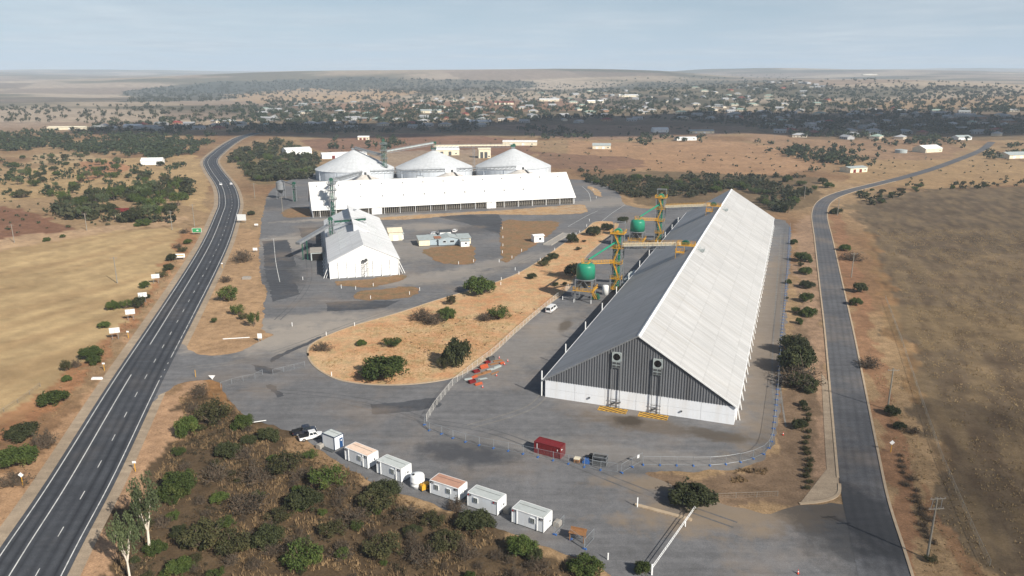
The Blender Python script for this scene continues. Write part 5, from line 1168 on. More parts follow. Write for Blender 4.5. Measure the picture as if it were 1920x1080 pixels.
for i, (u, v, lab) in enumerate(((196, 695, 'white topped yellow marker post on the left highway verge'), (43, 910, 'white diamond sign on a yellow post, left highway verge at the bottom'), (254, 884, 'white topped yellow marker post right of the highway by the scrub'), (1670, 848, 'pale diamond sign on a yellow post beside the side road'), (241, 634, 'small white sign on a post beside the stacked road signs'), (367, 707, 'yellow post at the tip of the yard entrance'), (417, 503, 'small white sign on a yellow post right of the highway'))):
    t = thing('marker_sign', lab, 'sign', G(u, v)); MB().tube((0, 0, 0), (0, 0, 2.0), .07, n=8).build('post', m_yellow, t)
    if i in (1, 3): MB().add([(0, -.06, 1.7), (.55, -.06, 2.25), (0, -.06, 2.8), (-.55, -.06, 2.25), (0, -.02, 1.7), (.55, -.02, 2.25), (0, -.02, 2.8), (-.55, -.02, 2.25)], [(0, 1, 2, 3), (7, 6, 5, 4), (0, 4, 5, 1), (1, 5, 6, 2), (2, 6, 7, 3), (3, 7, 4, 0)]).build('sign_plate', m_white, t)
    elif i != 5: MB().box(0, -.04, 1.85, .75, .05, .45).build('sign_plate', m_white, t)
# ---- road signs seen from behind, on the left verge
m_signback = M('sign_sheet', (.66, .68, .68, 1), .45, .06, 1)
for i, (u, v) in enumerate(((217, 636), (246, 600), (269, 567), (293, 531))):
    t = thing('road_sign', ['nearest', 'second nearest', 'third nearest', 'farthest'][i] + ' of four white panelled road signs in a row left of the highway', 'sign', G(u, v), R(22), 'row of white road signs')
    for x in (-.8, .8): MB().bar((x, 0, 0), (x, 0, 3.6), .12).build('post', m_grey, t)
    for r_ in range(2):
        for s_ in (-1, 1): MB().box(s_ * .72, -.1, 2.0 + r_ * .85, 1.38, .05, .8).build('sign_panel', m_signback, t)
def board(lab, u, v, w, h, z, mat, rz=0, marks=()):
    t = thing('roadside_sign', lab, 'sign', G(u, v), rz)
    for x in (-w * .35, w * .35): MB().bar((x, 0, 0), (x, 0, z + h), .14).build('post', m_grey, t)
    p_ = MB().box(0, -.12, z, w, .07, h).build('sign_board', mat, t)
    for x, zz_, a, c, mm in marks: MB().box(x, -.17, zz_, a, .03, c).build('sign_marking', mm, p_)
    return t
m_signgreen = M('sign_green', C(60, 160, 100), .45, .08, 1)
board('white roadside board with yellow lettering bars left of the highway', 338, 487, 4.2, 1.7, 1.0, m_white, R(10), ((0, 1.7, 3.2, .35, m_ylw_line),))
board('green roadside sign with a white map mark left of the highway', 370, 440, 4.6, 2.2, 1.2, m_white, R(5), ((0, 1.3, 4.3, 2.0, m_signgreen), (.4, 1.9, 1.0, .7, m_white)))
board('large blank pale billboard between highway and yard', 454, 418, 5.0, 3.4, 1.4, m_signback, R(-5))
board('small white sign board at the left yard edge', 479, 473, 2.0, 1.2, .9, m_white); board('small white sign board on the sandy verge by the yard', 488, 640, 1.3, 1.5, 1.0, m_white); board('small white sign near the top of the sandy verge', 481, 426, 2.0, .9, 1.0, m_white)
o = MB().add([(-.9, 0, 1.2), (.9, 0, 1.2), (0, 0, .1), (-.9, .05, 1.2), (.9, .05, 1.2), (0, .05, .1)], [(0, 2, 1), (3, 4, 5), (0, 1, 4, 3), (1, 2, 5, 4), (2, 0, 3, 5)]).bar((0, .08, 0), (0, .08, 1.2), .08).build('give_way_sign', m_white); o.location = G(398, 712); tag(o, 'white and red triangular give way sign lying low at the entrance', 'sign')
o = MB().bar((0, 0, .6), (3.4, .9, .75), .14).bar((.2, 0, 0), (.2, 0, .6), .1).build('barrier_rail', m_white); o.location = G(469, 797); tag(o, 'short white barrier rail at the scrub edge left of the utes', 'barrier')
o = MB().extr([(0, 0), (3.2, 0), (3.1, .9), (.1, .9)], -.9, .9, 'y').build('concrete_tank', m_conc); o.location = G(455, 523); tag(o, 'low pale concrete block on the verge right of the highway', 'block')
o = MB().bar((0, 0, .25), (7.5, 1.5, .25), .2).build('white_kerb_log', m_white); o.location = G(418, 637); tag(o, 'long white log lying on the sandy verge', 'log')
o = MB().extr([(-1.4, 0), (1.4, 0), (1.2, .5), (-1.2, .5)], -.35, .35, 'y').build('white_marker', m_white); o.location = G(182, 711); tag(o, 'low white roadside marker board left of the highway', 'sign')
# ---- power poles
m_ins = M('insulator', (.35, .33, .33, 1), .3, .1, 3)
def pole(lab, u, v, h, rz=0, double=False, xarm=True):
    t = thing('power_pole', lab, 'power pole', AT(u, v) if v < 330 else G(u, v), rz, 'power poles')
    MB().tube((0, 0, 0), (0, 0, h), .20, .13, 10).build('pole_shaft', m_pole, t)
    if xarm:
        zs = (h - .1, h - 1.9) if double else (h - .5,)
        for z in zs:
            MB().bar((-1.3, -.16, z), (1.3, -.16, z), .11).build('crossarm', m_pole, t)
            for x in (-1.15, -.4, .4, 1.15): MB().tube((x, -.16, z + .056), (x, -.16, z + .28), .06, .05, 8).build('insulator', m_ins, t)
        if double: MB().bar((-.9, -.14, h - 1.9), (-.75, -.14, h - .1), .07).bar((.75, -.14, h - 1.9), (.75, -.14, h - .1), .07).build('brace', m_grey, t)
    return t
pole('tall grey power pole with double crossarm at the lower right road verge', 1738, 1048, 11.2, R(5), True)
for u, v, h, lab in ((1664, 768, 10.5, 'leaning grey power pole right of the side road bushes'), (1596, 520, 10, 'grey power pole beside the side road opposite the shed'), (1570, 405, 10, 'power pole at the bend of the side road'), (1508, 372, 9, 'power pole in the scrub behind the big shed'), (220, 531, 10.4, 'grey power pole standing in the stubble paddock'), (27, 455, 9, 'power pole at the far left edge beside the dirt track'), (163, 432, 9, 'power pole at the start of the tree belt by the dirt track'), (323, 431, 10, 'power pole where the dirt track nears the highway'), (365, 425, 12, 'tall leaning power pole just left of the highway'), (478, 372, 10, 'power pole on the right highway verge'), (1735, 300, 9, 'power pole by the cream paddock house'), (1452, 268, 9, 'power pole in the bare paddock above the orchard'), (530, 398, 9, 'light pole at the left yard edge')):
    pole(lab, u, v, h, random.uniform(-.3, .5))
# ================================================================== PLANTS
def leafmat(name, cols, rand=.28, trans=.0):
    t = NT(name); p = t.obj()
    c = t.mix(t.mapr(t.noise(p, .55, 4, .6), .35, .65, 0, 1), cols[0], cols[1])
    c = t.mix(t.mapr(t.noise(p, 1.7, 3, .6), .52, .7, 0, .7), c, cols[2])
    c = t.scale(c, t.mapr(t.rnd(), 0, 1, .76 * (1 - rand), .76 * (1 + rand)))
    t.l(c, t.b.inputs['Base Color']); t.b.inputs['Roughness'].default_value = .75; t.b.inputs['Specular IOR Level'].default_value = .25
    return t.mat
lm_dark = leafmat('dark_leaves', (C(56, 62, 36), C(66, 71, 41), C(84, 85, 52)))
lm_green = leafmat('green_leaves', (C(66, 82, 36), C(80, 94, 42), C(104, 108, 54)))
lm_olive = leafmat('olive_leaves', (C(64, 66, 40), C(78, 76, 44), C(94, 86, 54)))
lm_grey = leafmat('grey_twigs', (C(80, 72, 60), C(68, 62, 52), C(96, 86, 72)))
lm_gum = leafmat('gum_leaves', (C(86, 98, 66), C(100, 110, 74), C(74, 86, 56)))
lm_far = leafmat('far_leaves', (C(66, 78, 48), C(84, 92, 54), C(104, 106, 66)), .0)
m_bark = M('grey_bark', C(110, 95, 80), .9, .25, 3); m_gumbark = M('white_gum_bark', C(215, 205, 190), .75, .12, 3, dirt=C(150, 125, 105), dirt_amt=.5)
def leaf_quads(ctr, rad_, n, size, rng, flat=1.0, out=.55):
    d = rng.normal(size=(n, 3)); d /= np.linalg.norm(d, axis=1)[:, None]
    r = rad_ * (rng.random(n) ** .45)[:, None]; P = ctr + d * r * np.array([1, 1, flat])
    nrm = d * out + rng.normal(size=(n, 3)) * .6 + np.array([0, 0, .3]); nrm /= np.linalg.norm(nrm, axis=1)[:, None]
    a = np.cross(nrm, rng.normal(size=(n, 3))); a /= np.linalg.norm(a, axis=1)[:, None]; b = np.cross(nrm, a)
    s = size * (.55 + .9 * rng.random(n))[:, None]; a = a * s; b = b * s * .62
    return np.stack([P - a, P - b * .8, P + a, P + b], 1)
def crown(kind, seed):
    rng = np.random.default_rng(seed); Q = []; tr = MB()
    if kind == 'dense':       # unit: 1 m half width, about 1.15 m high; several unequal lobes
        nl = 6 + int(rng.integers(0, 3)); lobes = [(0, 0, .56, .68)]
        for k in range(nl):
            a = 2 * PI * (k + rng.random() * .8) / nl; d_ = .35 + .3 * rng.random(); lobes.append((d_ * math.cos(a), d_ * math.sin(a), .22 + .45 * rng.random(), .24 + .2 * rng.random()))
        for lx, ly, lz, lr in lobes:
            for k in range(int(56 * lr / .4) // 4):
                d_ = rng.normal(size=3); d_ /= np.linalg.norm(d_); d_[2] = abs(d_[2]) * .9 - .2
                Q.append(leaf_quads(np.array([lx, ly, lz]) + d_ * lr * .75, .14 + .12 * rng.random(), 72, .05, rng))
        for k in range(10):
            a = rng.random() * 2 * PI; Q.append(leaf_quads(np.array([math.cos(a) * .8, math.sin(a) * .8, .2 + .5 * rng.random()]), .17, 22, .05, rng))
        for k in range(4): a = k * 1.6; tr.tube((0, 0, 0), (.3 * math.cos(a), .3 * math.sin(a), .5), .05, .02, 5, False)
    elif kind == 'loose':
        for k in range(34):
            a = rng.random() * 2 * PI; rr_ = .8 * math.sqrt(rng.random()); z = .3 + .75 * rng.random() * (1 - .5 * rr_)
            c = np.array([rr_ * math.cos(a), rr_ * math.sin(a), z]); Q.append(leaf_quads(c, .24, 60, .05, rng))
            tr.tube((0.1 * math.cos(a), .1 * math.sin(a), 0), tuple(c), .025, .012, 4, False)
    elif kind == 'twig':
        for k in range(70):
            a = rng.random() * 2 * PI; e = .25 + 1.1 * rng.random(); L = .7 + .5 * rng.random(); s = np.array([rng.normal() * .2, rng.normal() * .2, 0]); q = s + L * np.array([math.cos(a) * math.cos(e), math.sin(a) * math.cos(e), math.sin(e) * .8])
            tr.tube(s, q, .022, .008, 4, False)
            for j in range(3):
                f = .4 + .5 * rng.random(); m_ = s + (q - s) * f; tr.tube(m_, m_ + rng.normal(size=3) * .22 + np.array([0, 0, .1]), .012, .005, 3, False)
            Q.append(leaf_quads(q, .18, 9, .05, rng))
    elif kind == 'gum':       # unit: about 2 m high per 1; trunk forks
        trunk = [(0, 0, 0), (.05, .02, .55)]; tr.tube(trunk[0], trunk[1], .075, .055, 8, False)
        for k in range(5):
            a = 2 * PI * k / 5 + rng.random(); L = .5 + .35 * rng.random(); m_ = np.array([.05 + .18 * math.cos(a), .02 + .18 * math.sin(a), .55 + .35 * L]); q = m_ + np.array([.3 * math.cos(a + .4), .3 * math.sin(a + .4), .55 * L + .1])
            tr.tube((.05, .02, .52), m_, .045, .03, 6, False); tr.tube(m_, q, .03, .012, 5, False)
            for j in range(7): Q.append(leaf_quads(q + rng.normal(size=3) * np.array([.2, .2, .17]), .2, 70, .045, rng))
    elif kind == 'tree':
        tr.tube((0, 0, 0), (.03, .02, .75), .08, .05, 7, False)
        for k in range(24):
            a = rng.random() * 2 * PI; rr_ = .78 * math.sqrt(rng.random()); z = .62 + .85 * rng.random() * (1 - .45 * rr_)
            c = np.array([rr_ * math.cos(a), rr_ * math.sin(a), z]); Q.append(leaf_quads(c, .25, 70, .06, rng))
            if k % 3 == 0: tr.tube((.03, .02, .6), c, .035, .012, 5, False)
    Q = np.concatenate(Q); V = Q.reshape(-1, 3); V[:, 2] = np.maximum(V[:, 2], .01); Fc = np.arange(len(V)).reshape(-1, 4)
    return V, Fc, tr
LEAF = {'dense': (lm_dark, lm_green), 'loose': (lm_olive, lm_green), 'twig': (lm_grey,), 'gum': (lm_gum,), 'tree': (lm_dark, lm_green, lm_gum)}
PROTO = {}
for kind, mats in LEAF.items():
    PROTO[kind] = []
    for s_ in range(2):
        V, Fc, tr = crown(kind, 100 + s_ + len(PROTO) * 10)
        for mi, m_ in enumerate(mats):
            cm = npmesh('crown', V, Fc, m_)
            if mi == 0:
                x = tr.build('trunk', m_gumbark if kind == 'gum' else m_bark, None, recalc=False); tmesh = x.data; bpy.data.objects.remove(x)
            PROTO[kind].append((cm, tmesh))
def plant(name, kind, var, loc, w, h, label, cat, group, rz=None):
    cm, tm = PROTO[kind][var % len(PROTO[kind])]; rz = random.uniform(0, 6.28) if rz is None else rz
    var = var % len(PROTO[kind]); t = thing(name, label, cat, loc, rz, group); t.scale = (w / 2, w / 2, h / {'dense': 1.15, 'loose': 1.2, 'twig': 1.0, 'gum': 1.55, 'tree': 1.55}[kind])
    link('crown', cm, t); link('trunk', tm, t); return t
# var index: proto list = [s0m0,s0m1,...,s1m0,...]
def V_(kind, mat): n = len(LEAF[kind]); return mat + n * random.randint(0, 1)
random.seed(21)
NEAR = [  # photo base point, width and height in photo pixels, kind, leaf colour, label or None
    (897, 556, 64, 42, 'dense', 1, 'big round bright green bush at the road side of the planted island'), (717, 716, 100, 48, 'dense', 1, 'widest green bush at the lower tip of the planted island'), (856, 690, 56, 62, 'dense', 0, 'tall dark green bush in the lower planted island'), (832, 694, 34, 28, 'loose', 0, 'low olive bush at the left foot of the tall dark island bush'),
    (935, 601, 48, 32, 'loose', 1, 'yellow green bush with white litter beside it on the island'), (733, 653, 42, 24, 'loose', 1, 'yellow green bush in the middle of the sandy island'), (676, 650, 22, 14, 'dense', 1, 'small bright green bush on the sandy island'), (836, 600, 40, 26, 'dense', 1, 'green bush joined to the grey brown shrubs on the island'), (812, 610, 46, 26, 'twig', 0, 'grey brown shrub right of the grassy clump on the island'), (788, 603, 40, 26, 'twig', 0, 'grey brown shrub left in the clump on the island'), (845, 573, 22, 22, 'loose', 0, 'small olive bush at the island edge beside the entry road'), (910, 603, 34, 16, 'twig', 0, 'grey dry shrub left of the yellow green island bush'),
    (998, 524, 22, 13, 'dense', 0, 'small dark bush right of the big round green bush'), (1037, 486, 25, 13, 'dense', 0, 'dark bush topmost of three along the island road edge'), (1024, 493, 20, 12, 'dense', 0, 'dark bush in the middle of three along the island road edge'), (1019, 500, 26, 11, 'loose', 0, 'dark bush lowest of three along the island road edge'), (1073, 457, 24, 22, 'dense', 0, 'round dark bush beside the weighbridge road'), (1112, 443, 32, 22, 'dense', 0, 'round dark bush at the top of the planted island'), (1140, 433, 28, 16, 'dense', 0, 'dark bush left of the farther green bin'), (1168, 418, 24, 14, 'dense', 0, 'dark bush behind the farther green bin'), (1074, 520, 38, 30, 'dense', 0, 'dark tree beside the nearer green bin'), (1041, 537, 14, 9, 'dense', 0, 'small dark shrub at the foot of the nearer bin fence'), (1059, 536, 10, 8, 'dense', 0, 'tiny dark shrub beside the nearer bin leg'), (1085, 470, 14, 8, 'loose', 0, 'small olive shrub in the upper island'), (1095, 455, 10, 6, 'loose', 0, 'tiny shrub under the round dark bushes of the upper island'),
    (602, 660, 34, 18, 'twig', 0, 'reddish dry shrub at the left tip of the island'),
    (425, 567, 42, 36, 'loose', 1, 'biggest yellow green tree on the verge between highway and yard'), (443, 592, 30, 24, 'loose', 1, 'middle yellow green bush on the verge by the yard'), (474, 614, 25, 32, 'tree', 1, 'small tree with bare stems at the yard corner of the verge'), (401, 606, 15, 12, 'loose', 1, 'small bush left of the bushes on the verge'), (455, 600, 22, 14, 'loose', 0, 'olive shrub at the foot of the verge bushes'), (452, 493, 40, 26, 'twig', 0, 'dark grey dry shrub on the right highway verge'), (422, 530, 24, 14, 'twig', 0, 'grey dry shrub below the right verge sign'), (470, 404, 16, 10, 'dense', 0, 'dark shrub on the verge beside the pale billboard'),
    (32, 828, 66, 40, 'dense', 0, 'dark bush at the left edge beyond the highway, upper of two'), (28, 880, 74, 50, 'dense', 1, 'green bush at the left edge beyond the highway, lower of two'), (20, 915, 50, 30, 'twig', 0, 'dry grey shrub at the bottom left edge'), (78, 842, 40, 36, 'twig', 0, 'grey dead shrub right of the left edge bushes'), (93, 760, 60, 32, 'dense', 1, 'round green bush alone on the left verge'), (168, 676, 48, 32, 'dense', 1, 'bright green bush with a smaller one below it on the left verge'), (173, 684, 30, 20, 'dense', 1, 'small green bush below the bright one on the left verge'), (121, 697, 24, 26, 'loose', 0, 'narrow olive bush on the left verge'), (122, 717, 20, 15, 'dense', 1, 'small dark green bush below the narrow olive one'), (141, 690, 18, 18, 'twig', 0, 'dry shrub between two left verge bushes'), (194, 616, 26, 16, 'dense', 1, 'small green bush above the nearest road sign'),
    (209, 583, 26, 22, 'dense', 1, 'leftmost of the green bush row behind the road signs'), (233, 580, 28, 22, 'loose', 1, 'yellow green bush second in the row behind the road signs'), (258, 578, 26, 26, 'dense', 0, 'dark bush third in the row behind the road signs'), (268, 562, 22, 14, 'dense', 0, 'dark bush beside the third road sign'), (270, 541, 22, 16, 'dense', 1, 'green bush between the third and farthest road signs'), (302, 521, 24, 14, 'loose', 0, 'olive bush beside the farthest road sign'), (314, 507, 22, 14, 'dense', 0, 'dark bush below the yellow lettered board'), (320, 490, 22, 16, 'dense', 0, 'dark bush left of the yellow lettered board'), (341, 473, 20, 12, 'loose', 0, 'olive bush above the yellow lettered board'), (331, 466, 18, 10, 'twig', 0, 'dry bush left above the lettered board'), (351, 458, 18, 11, 'dense', 1, 'green bush topmost of the left verge row'), (345, 438, 20, 10, 'twig', 0, 'dry shrub left of the green roadside sign'),
    (86, 453, 15, 9, 'dense', 1, 'green bush beside the dirt track at far left'), (117, 446, 11, 8, 'dense', 1, 'small green bush along the dirt track'), (265, 424, 32, 15, 'dense', 1, 'bright green bush above the dirt track'),
    (1305, 955, 98, 54, 'dense', 0, 'large dark bush behind the boom gate'), (1100, 1082, 72, 40, 'dense', 1, 'green bush at the bottom edge left of the boom gate'), (1206, 1080, 36, 30, 'dense', 1, 'small green bush at the foot of the boom gate'),
    (1499, 704, 76, 62, 'dense', 0, 'large dark tree between the shed fence and side road'), (1494, 668, 62, 46, 'dense', 0, 'dark rounded tree just above the large roadside tree'), (1508, 732, 66, 36, 'dense', 0, 'dark low tree just below the large roadside tree'), (1504, 730, 84, 36, 'twig', 0, 'wide grey dry shrub under the large roadside tree'), (1501, 806, 32, 24, 'dense', 0, 'round dark bush below the large roadside tree'), (1506, 764, 18, 16, 'dense', 0, 'small dark bush between the large tree and the round bush'),
    (1490, 459, 16, 12, 'dense', 1, 'topmost small bush between shed fence and side road'), (1507, 492, 34, 22, 'dense', 1, 'wide green bush second from the top beside the fence row'), (1502, 500, 14, 10, 'loose', 0, 'small olive bush under the wide green one in the fence row'), (1511, 515, 28, 17, 'dense', 1, 'third green bush from the top in the fence row'), (1516, 542, 32, 18, 'dense', 0, 'fourth bush in the fence row with long shadow'), (1513, 567, 30, 22, 'dense', 1, 'fifth green bush in the fence row'), (1518, 595, 34, 22, 'dense', 1, 'bright green bush sixth in the fence row'), (1492, 588, 18, 16, 'loose', 1, 'yellow green bush left of the sixth fence row bush'), (1499, 608, 16, 14, 'dense', 1, 'small bush lowest of the upper fence row'), (1479, 533, 13, 11, 'dense', 1, 'single small bush close to the shed fence'), (1476, 561, 8, 6, 'loose', 0, 'tiny tuft shrub close to the shed fence'),
    (1585, 471, 25, 15, 'dense', 1, 'green bush on the right verge with shadow on the road'), (1601, 490, 36, 13, 'twig', 0, 'low dry bush at the foot of the verge power pole'), (1616, 550, 30, 24, 'dense', 0, 'dark bush on the right verge above the green one'), (1608, 574, 26, 19, 'dense', 1, 'green round bush on the right verge below the dark one'), (1633, 692, 44, 24, 'twig', 0, 'dark dry bush on the right verge of the side road'), (1676, 782, 32, 24, 'dense', 0, 'dark bush upper of two below the leaning pole'), (1690, 806, 26, 18, 'dense', 0, 'dark bush lower of two below the leaning pole'), (1712, 815, 30, 12, 'twig', 0, 'dry shrub right of the bushes below the leaning pole'), (1570, 402, 24, 14, 'dense', 0, 'dark bush at the bend of the side road'), (1748, 1056, 28, 18, 'loose', 0, 'dry tussock at the foot of the lower right pole'),
    # scrub below the huts
    (348, 822, 50, 46, 'dense', 1, 'leftmost green bush at the top of the scrub'), (397, 800, 76, 54, 'loose', 0, 'olive shrub mass at the top of the scrub'), (453, 806, 42, 32, 'dense', 1, 'green bush near the white barrier rail'), (372, 745, 34, 26, 'twig', 0, 'dry shrub on the orange mound at the entrance'), (425, 862, 54, 36, 'dense', 0, 'dark bush in the upper left scrub'), (328, 934, 72, 56, 'dense', 1, 'round dark green bush beside the sandy strip above the gum tree'), (500, 829, 44, 30, 'dense', 0, 'dark bush left of the parked utes'), (530, 896, 78, 52, 'loose', 0, 'olive bush below the parked utes'), (610, 920, 80, 50, 'loose', 1, 'rounded yellow olive bush below the second hut'), (580, 862, 34, 20, 'loose', 1, 'small bush below the white ute'), (372, 1036, 96, 62, 'loose', 0, 'large olive bush right of the gum trees'), (432, 1044, 84, 54, 'loose', 0, 'large olive bush at the bottom left scrub'), (567, 962, 74, 52, 'dense', 0, 'dark bush in the middle of the scrub'), (563, 1072, 90, 60, 'loose', 1, 'broad bush at the bottom of the scrub'), (333, 1082, 58, 38, 'dense', 1, 'bright green round bush at the bottom edge beside the gum trees'), (500, 1030, 64, 50, 'dense', 0, 'dark bush near the bottom middle left scrub'), (460, 965, 70, 46, 'twig', 0, 'grey twiggy shrub in the middle left scrub'),
    (720, 938, 70, 40, 'dense', 0, 'dark green bush below the third hut'), (706, 962, 84, 40, 'loose', 0, 'olive bush under the dark green one below the third hut'), (770, 1005, 34, 22, 'dense', 0, 'small dark bush below the water tank'), (812, 990, 54, 30, 'loose', 0, 'olive bush below the pink roofed hut'), (889, 998, 76, 40, 'dense', 0, 'dark bush below the fifth hut'), (855, 962, 34, 30, 'twig', 0, 'black dry shrub below the pink roofed hut corner'), (834, 1040, 78, 40, 'loose', 0, 'brown olive shrub mass in the lower middle scrub'), (716, 1048, 84, 44, 'loose', 0, 'broad olive bush in the lower scrub'), (556, 1040, 60, 34, 'twig', 0, 'grey twiggy shrub at the bottom of the scrub'), (978, 1047, 68, 44, 'dense', 1, 'round green bush below the last hut'), (880, 1050, 40, 26, 'twig', 0, 'grey dead shrub in the lower right scrub'), (660, 985, 60, 34, 'twig', 0, 'dark twiggy shrub below the third hut'), (760, 975, 50, 26, 'twig', 0, 'dead branches left of the small dark bush'), (930, 1050, 30, 20, 'twig', 0, 'grey bare shrub beside the round green bush'), (480, 905, 60, 34, 'twig', 0, 'grey bare shrub in the upper scrub'), (640, 1050, 50, 30, 'twig', 0, 'bare shrub at the bottom centre of the scrub'), (400, 905, 60, 36, 'twig', 0, 'bare grey shrub in the left scrub'), (520, 985, 56, 34, 'loose', 0, 'olive bush between dark bushes in the middle scrub'), (620, 1010, 60, 34, 'loose', 0, 'brown olive bush in the centre of the scrub'), (300, 990, 40, 24, 'twig', 0, 'dry shrub right behind the gum tree trunk'), (1010, 1075, 50, 26, 'twig', 0, 'dry shrub at the bottom edge below the fenced bench'), (455, 860, 40, 26, 'twig', 0, 'dry shrub beside the green bush near the barrier'), (560, 900, 40, 24, 'twig', 0, 'bare shrub between the olive bushes below the utes'), (790, 1060, 60, 32, 'twig', 0, 'dry brown shrub at the bottom centre right of the scrub')]
nb = 0
for u, v, w, h, kind, mi, lab in NEAR:
    q = G(u, v); dpt = (q - Vector((0, 0, CAM_H))).dot(Vector((0, math.cos(PITCH), -math.sin(PITCH)))); s_ = dpt / F_PX
    dep = math.atan2(CAM_H, math.hypot(q.x, q.y)); wm = w * s_
    hm = max(.5, (h * s_ - .42 * wm * math.sin(dep)) / math.cos(dep)); hm = max(hm, wm * .42); q.y += wm * .22
    plant('tree' if kind == 'tree' or h > 58 else ('dry_shrub' if kind == 'twig' else 'bush'), kind, V_(kind, mi), (q.x, q.y, .1 if 570 < u < 1170 and 415 < v < 722 else 0), wm * 1.04, hm * 1.05, lab, 'tree' if kind == 'tree' or h > 58 else 'bush', 'bushes and shrubs'); nb += 1
plant('gum_tree', 'gum', 0, G(281, 1036), 6.5, 12.0, 'white trunked gum tree, taller of two beside the highway', 'tree', 'gum trees by the highway', .4); plant('gum_tree', 'gum', 1, G(245, 1092), 5.0, 10.5, 'thin white trunked gum tree at the bottom edge beside the highway', 'tree', 'gum trees by the highway', 1.8)
# hedge of tussocks along the footpath
TUS = []; TUS2 = []
for k in range(15):
    q = G(1514 + random.uniform(-5, 5), 770 + k * 10.5); TUS.append(plant('tussock', 'loose', V_('loose', 0), q, random.uniform(1.6, 2.6), random.uniform(.9, 1.5), 'dry shrub in the straggling hedge along the footpath strip', 'shrub', 'hedge along the footpath strip'))
for k in range(16):
    q = G(1682 + k * 4.5 + random.uniform(-10, 12), 855 + k * 11); TUS2.append(plant('tussock', 'twig', V_('twig', 0), q, random.uniform(1.2, 2.4), random.uniform(.6, 1.1), 'dry grass tussock along the right verge above the lower pole', 'tussock', 'tussocks on the right verge'))
for L_o, w_ in ((TUS, 'hedge along the footpath strip'), (TUS2, 'row along the right verge')):
    for k, o in enumerate(L_o): o['label'] = 'dry tussock, %s from the top of the %s' % (ORD[k], w_)
def inP(u, v, P):
    r = False; j = len(P) - 1
    for i in range(len(P)):
        if (P[i][1] > v) != (P[j][1] > v) and u < (P[j][0] - P[i][0]) * (v - P[i][1]) / (P[j][1] - P[i][1]) + P[i][0]: r = not r
        j = i
    return r
def scatter(P, n, gap=0, tries=40):
    us = [p[0] for p in P]; vs = [p[1] for p in P]; out = []
    for _ in range(n * tries):
        if len(out) >= n: break
        u, v = random.uniform(min(us), max(us)), random.uniform(min(vs), max(vs))
        if not inP(u, v, P): continue
        if gap and any(abs(u - a) < gap and abs(v - b) < gap * .5 for a, b in out): continue
        out.append((u, v))
    return out
SCRUBP = [(360, 800), (345, 760), (385, 740), (425, 765), (480, 812), (590, 865), (700, 930), (790, 965), (950, 1025), (1080, 1075), (1080, 1090), (225, 1090), (275, 960), (315, 880)]
MID = [(SCRUBP, 78, (1.4, 2.9), ('twig', 'loose', 'loose', 'dense', 'twig'), 'bush in the foreground scrub'), ([(90, 385), (200, 370), (330, 345), (385, 350), (398, 385), (390, 410), (330, 418), (240, 418), (110, 412)], 62, (6.5, 10.5), ('tree', 'tree', 'tree', 'dense'), 'tree in the dirt track belt'),
       ([(0, 300), (200, 290), (370, 300), (340, 350), (200, 370), (0, 372)], 75, (4, 8), ('tree', 'dense', 'tree', 'loose'), 'small tree on the pale left paddock'),
       ([(445, 285), (520, 262), (600, 300), (585, 335), (500, 342), (478, 340), (430, 305)], 70, (5, 9), ('tree', 'tree', 'dense'), 'tree in the wood by the highway bend'),
       ([(1090, 338), (1200, 332), (1350, 342), (1450, 335), (1560, 345), (1530, 375), (1480, 400), (1445, 395), (1385, 352), (1300, 372), (1190, 372)], 70, (4, 7.5), ('dense', 'dense', 'tree', 'loose'), 'bush in the scrub belt behind the big shed'),
       ([(1590, 362), (1700, 348), (1920, 342), (1920, 350), (1700, 362), (1640, 388)], 20, (3, 5), ('dense', 'loose'), 'low dark bush along the right paddock top')]
KEEP = []; MIDO = []
def near_build(q, r):  return any(math.hypot(q.x - a, q.y - b) < c + r for a, b, c in KEEP)
for o in list(COL.objects):
    if o.parent is None and o.type == 'EMPTY' and o.get('category') in ('house', 'building'): KEEP.append((o.location.x, o.location.y, 12))
for x, y, r, *_ in SILO: KEEP.append((x, y, r))
def hwy_clear(q):
    return min((Vector((q.x, q.y, 0)) - h_).length for h_ in HW[::4]) > 17 and min((Vector((q.x, q.y, 0)) - h_).length for h_ in SR[::4]) > 13
for P, n, (a, c), kinds, lab in MID:
    for u, v in scatter(P, n, 6 if P is not SCRUBP else 26):
        q = AT(u, v)
        if q is None or near_build(q, 2) or not hwy_clear(q): continue
        h = random.uniform(a, c); kind = random.choice(kinds); w = h * random.uniform(.8, 1.25) * (1.25 if kind in ('dense', 'loose') else 1)
        var = random.randint(0, 5); nk = len(LEAF[kind]); hue = {'twig': ('grey dry bush',), 'dense': ('dark round bush', 'green round bush'), 'loose': ('olive loose bush', 'green loose bush'), 'tree': ('dark leafy tree', 'green leafy tree', 'grey green tree')}[kind][var % nk]
        where = lab[lab.index(' '):] if False else lab.split(' ', 1)[1] if not lab.startswith(('small', 'low')) else lab.split(' ', 2)[2]
        lb = hue + ' ' + where.replace('tree ', '').replace('dark bush ', '').replace('bush ', '')
        MIDO.append(plant('tree' if kind == 'tree' else 'bush', kind, var, q, w, h * (1 if kind == 'tree' else .75), lb, 'tree' if kind == 'tree' else 'bush', 'plants: ' + where))
renumber(MIDO)
